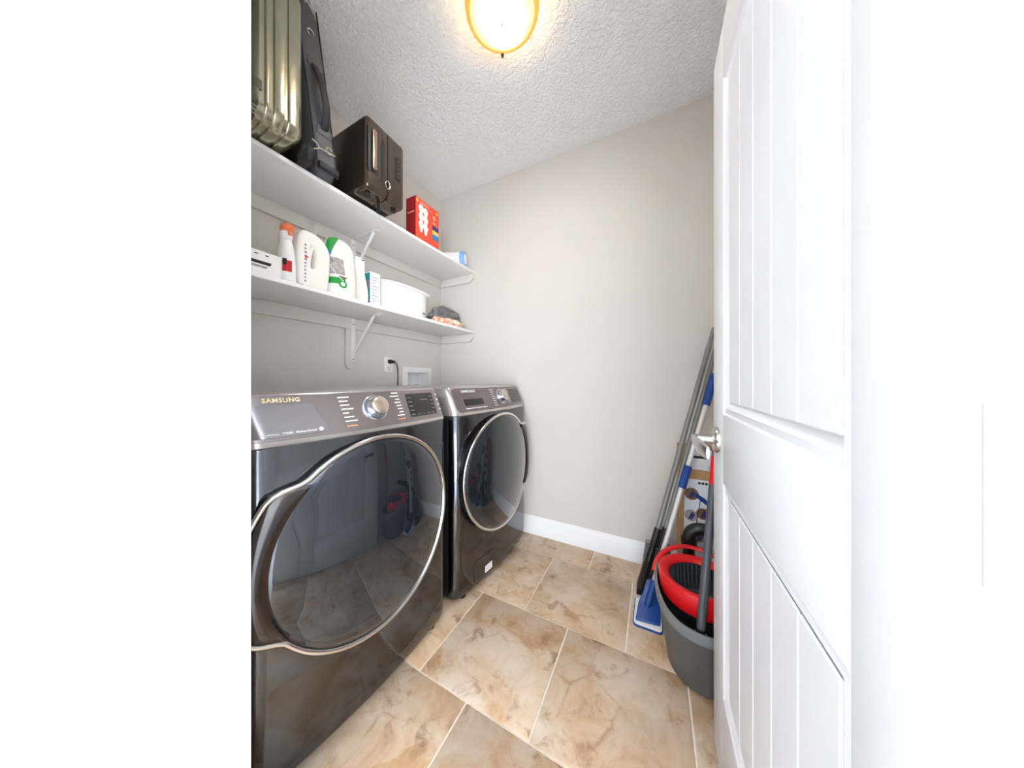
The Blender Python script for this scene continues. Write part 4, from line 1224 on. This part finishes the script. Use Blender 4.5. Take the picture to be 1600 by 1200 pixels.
# flat bristle plate resting on the floor
build(MB().loft([[(1.455, -0.275, 0.0005), (1.500, -0.270, 0.0005), (1.498, -0.180, 0.0005), (1.462, -0.178, 0.0005)], [(1.460, -0.265, 0.045), (1.494, -0.262, 0.045), (1.492, -0.192, 0.060), (1.468, -0.192, 0.060)]]), 'bristles', 'black', t, bevel=0.004)
d0, d1 = (1.572, -0.238, 0.300), (1.826, -0.014, 1.270)
t = thing('dustpan', 'long handled grey dustpan leaning beside the broom', 'dustpan', (1.52, -0.10, 0.0))
pole('handle', d0, d1, 0.0110, 'pole_grey', t)
pole('handle_socket', lerp(d0, d1, -0.06), lerp(d0, d1, 0.035), 0.0145, 'black', t)
pan = MB()
pan.loft([[(1.495, -0.215, 0.235), (1.600, -0.215, 0.235), (1.600, -0.190, 0.240), (1.495, -0.190, 0.240)],
          [(1.470, -0.120, 0.0006), (1.625, -0.120, 0.0006), (1.625, -0.040, 0.0006), (1.470, -0.040, 0.0006)]])
build(pan, 'pan', 'grey_rim', t, bevel=0.006)

# blue and silver flat mop
m0, m1 = Vector((1.540, -0.345, 0.163)), Vector((1.793, -0.088, 1.065))
t = thing('flat_mop', 'silver handled flat mop with blue grips and a blue pad holder on the floor', 'mop', (1.51, -0.36, 0.0))
pole('handle', lerp(m0, m1, -0.12), m1, 0.0105, 'pole_alu', t)
for a, b in ((0.415, 0.525), (0.835, 1.0)):
    pole('foam_grip', lerp(m0, m1, a), lerp(m0, m1, b), 0.0165, 'blue_foam', t)
pole('handle_socket', lerp(m0, m1, -0.16), lerp(m0, m1, -0.02), 0.0145, 'blue_p', t)
hd2 = MB()
hd2.loft([[(1.462, -0.452, 0.012), (1.556, -0.440, 0.012), (1.556, -0.440, 0.022), (1.462, -0.452, 0.022)],
          [(1.470, -0.380, 0.028), (1.556, -0.370, 0.028), (1.556, -0.370, 0.046), (1.470, -0.380, 0.046)],
          [(1.492, -0.335, 0.060), (1.548, -0.330, 0.060), (1.546, -0.330, 0.086), (1.492, -0.335, 0.086)],
          [(1.498, -0.325, 0.090), (1.534, -0.322, 0.090), (1.530, -0.322, 0.125), (1.500, -0.325, 0.125)]])
build(hd2, 'pad_holder', 'blue_p', t, bevel=0.006)
pd = rrect(1.452, 1.566, -0.470, -0.300, 0.018)
build(MB().loft([[(x, y, 0.0004) for x, y in pd], [(x, y, 0.0075) for x, y in pd]]), 'pad_sole', 'blue_p', t, bevel=0.002)
pd = rrect(1.456, 1.562, -0.465, -0.305, 0.015)
build(MB().loft([[(x, y, 0.0076) for x, y in pd], [(x, y, 0.0115) for x, y in pd]]), 'mop_pad', 'white_p', t, bevel=0.001)

# black plastic pipe with elbow
t = thing('waste_pipe', 'black plastic pipe with an elbow coming from the wall behind the bucket', 'pipe', (1.67, -0.26, 0.0))
pp = [Vector((XR - 0.001, -0.255, 0.378)), Vector((1.745, -0.268, 0.378))]
for k in range(9):
    a = R(90 * k / 8)
    pp.append(Vector((1.720 - 0.050 * math.sin(a), -0.270, 0.328 + 0.050 * math.cos(a))))
build(MB().tube(pp, 0.0265, 20), 'elbow', 'black', t, angle=60)
build(MB().tube([(1.670, -0.270, 0.328), (1.670, -0.270, 0.300)], 0.0315, 20), 'elbow_collar', 'black', t, angle=40)
build(MB().tube([(1.670, -0.270, 0.302), (1.670, -0.270, 0.0005)], 0.0235, 20), 'down_pipe', 'black', t, angle=40)

# spin mop bucket
BX, BY = 1.682, -0.520
t = thing('mop_bucket', 'grey spin mop bucket with a red wringer insert beside the door', 'bucket', (BX, BY, 0.0))
def rimz(y):
    q = (y - BY) / 0.19
    return 0.288 - 0.052 * smoothstep((-q + 0.15) / 1.1)
def buck(a, b, z_, n=64, top=False, inset=0.0):
    out = []
    for k in range(n):
        c, s_ = math.cos(2 * PI * k / n), math.sin(2 * PI * k / n)
        x = BX + (a - inset) * math.copysign(abs(c) ** 0.9, c); y = BY + (b - inset) * math.copysign(abs(s_) ** 0.9, s_)
        z = z_ if not top else rimz(y) + z_
        out.append((x, y, z))
    return out
def mixring(r0, r1, f): return [tuple(Vector(p).lerp(Vector(q), f)) for p, q in zip(r0, r1)]
base_ = buck(0.104, 0.136, 0.0005)
top_ = buck(0.142, 0.178, -0.03, top=True)
rings = [buck(0.096, 0.128, 0.0005), buck(0.106, 0.138, 0.006)] + [mixring(buck(0.106, 0.138, 0.012), top_, f) for f in (0.0, 0.25, 0.5, 0.75, 1.0)]
inner = [mixring(buck(0.106, 0.138, 0.016, inset=0.004), buck(0.142, 0.178, -0.03, top=True, inset=0.004), f) for f in (1.0, 0.5, 0.0)] + [buck(0.01, 0.01, 0.016)]
build(MB().loft(rings + inner), 'bucket_body', 'grey_p', t, angle=50)
rim = [buck(0.141, 0.177, -0.034, top=True), buck(0.147, 0.183, -0.034, top=True), buck(0.149, 0.185, -0.012, top=True), buck(0.146, 0.182, 0.0, top=True), buck(0.139, 0.175, -0.002, top=True), buck(0.137, 0.173, -0.030, top=True)]
build(MB().loft(rim + [rim[0]], False, False), 'bucket_rim', 'grey_rim', t, angle=50)
WX, WY, WZ = 1.682, -0.515, 0.316
def circ(r, z, n=64, sx_=1.0, sy_=1.0): return [(WX + r * sx_ * math.cos(2 * PI * k / n), WY + r * sy_ * math.sin(2 * PI * k / n), z) for k in range(n)]
wr = [circ(0.124, WZ - 0.078), circ(0.131, WZ - 0.060), circ(0.136, WZ - 0.012), circ(0.1335, WZ - 0.003), circ(0.126, WZ), circ(0.108, WZ - 0.006), circ(0.100, WZ - 0.014), circ(0.098, WZ - 0.030), circ(0.118, WZ - 0.078)]
wring = build(MB().loft(wr + [wr[0]], False, False), 'wringer', 'red_p', t, angle=50)
bk = [circ(0.0965, WZ - 0.016), circ(0.0965, WZ - 0.026), circ(0.090, WZ - 0.110), circ(0.082, WZ - 0.118), circ(0.01, WZ - 0.120)]
build(MB().loft(bk, False, True), 'spin_basket', 'navy_p', wring, angle=50)
ribs = MB()
for k in range(40):
    a = 2 * PI * k / 40
    p0 = Vector((WX + 0.0950 * math.cos(a), WY + 0.0950 * math.sin(a), WZ - 0.020)); p1 = Vector((WX + 0.0885 * math.cos(a), WY + 0.0885 * math.sin(a), WZ - 0.112))
    ribs.tube([p0, p1], 0.0026, 6)
build(ribs, 'basket_ribs', 'grey_p', wring, angle=60)
# red carry handle folded back over the far rim
hp = []
for k in range(25):
    a = R(168 - 156 * k / 24)
    hp.append((BX + 0.151 * math.cos(a), BY + 0.190 * math.sin(a) + 0.002, 0.262 + 0.056 * math.sin(R(180 * k / 24)) ** 0.6))
build(MB().tube(hp, 0.0055, 10, flat=2.0, up=(0, 0, 1)), 'carry_handle', 'red_p', t, angle=60)

# spin mop standing in the bucket
s0, s1 = Vector((1.665, -0.668, 0.207)), Vector((1.765, -0.558, 1.36))
t = thing('spin_mop', 'slate grey mop handle with a red sleeve standing in the bucket', 'mop', (1.66, -0.65, 0.02))
pole('handle', s0, lerp(s0, s1, 0.42), 0.0125, 'pole_slate', t)
pole('red_sleeve', lerp(s0, s1, 0.42), lerp(s0, s1, 0.50), 0.0128, 'red_p', t)
pole('upper_handle', lerp(s0, s1, 0.50), s1, 0.0118, 'pole_slate', t)
build(MB().tube([lerp(s0, s1, -0.012), lerp(s0, s1, 0.02)], 0.0136, 14), 'handle_socket', 'black', t)
hm = blob('mop_head', 'white_p', (0, 0, 0), (0.034, 0.016, 0.16), t, seed=2.0, amp=0.25, freq=3.0)
hm.location = Vector((1.674, -0.608, 0.020)) - Vector(t.location)
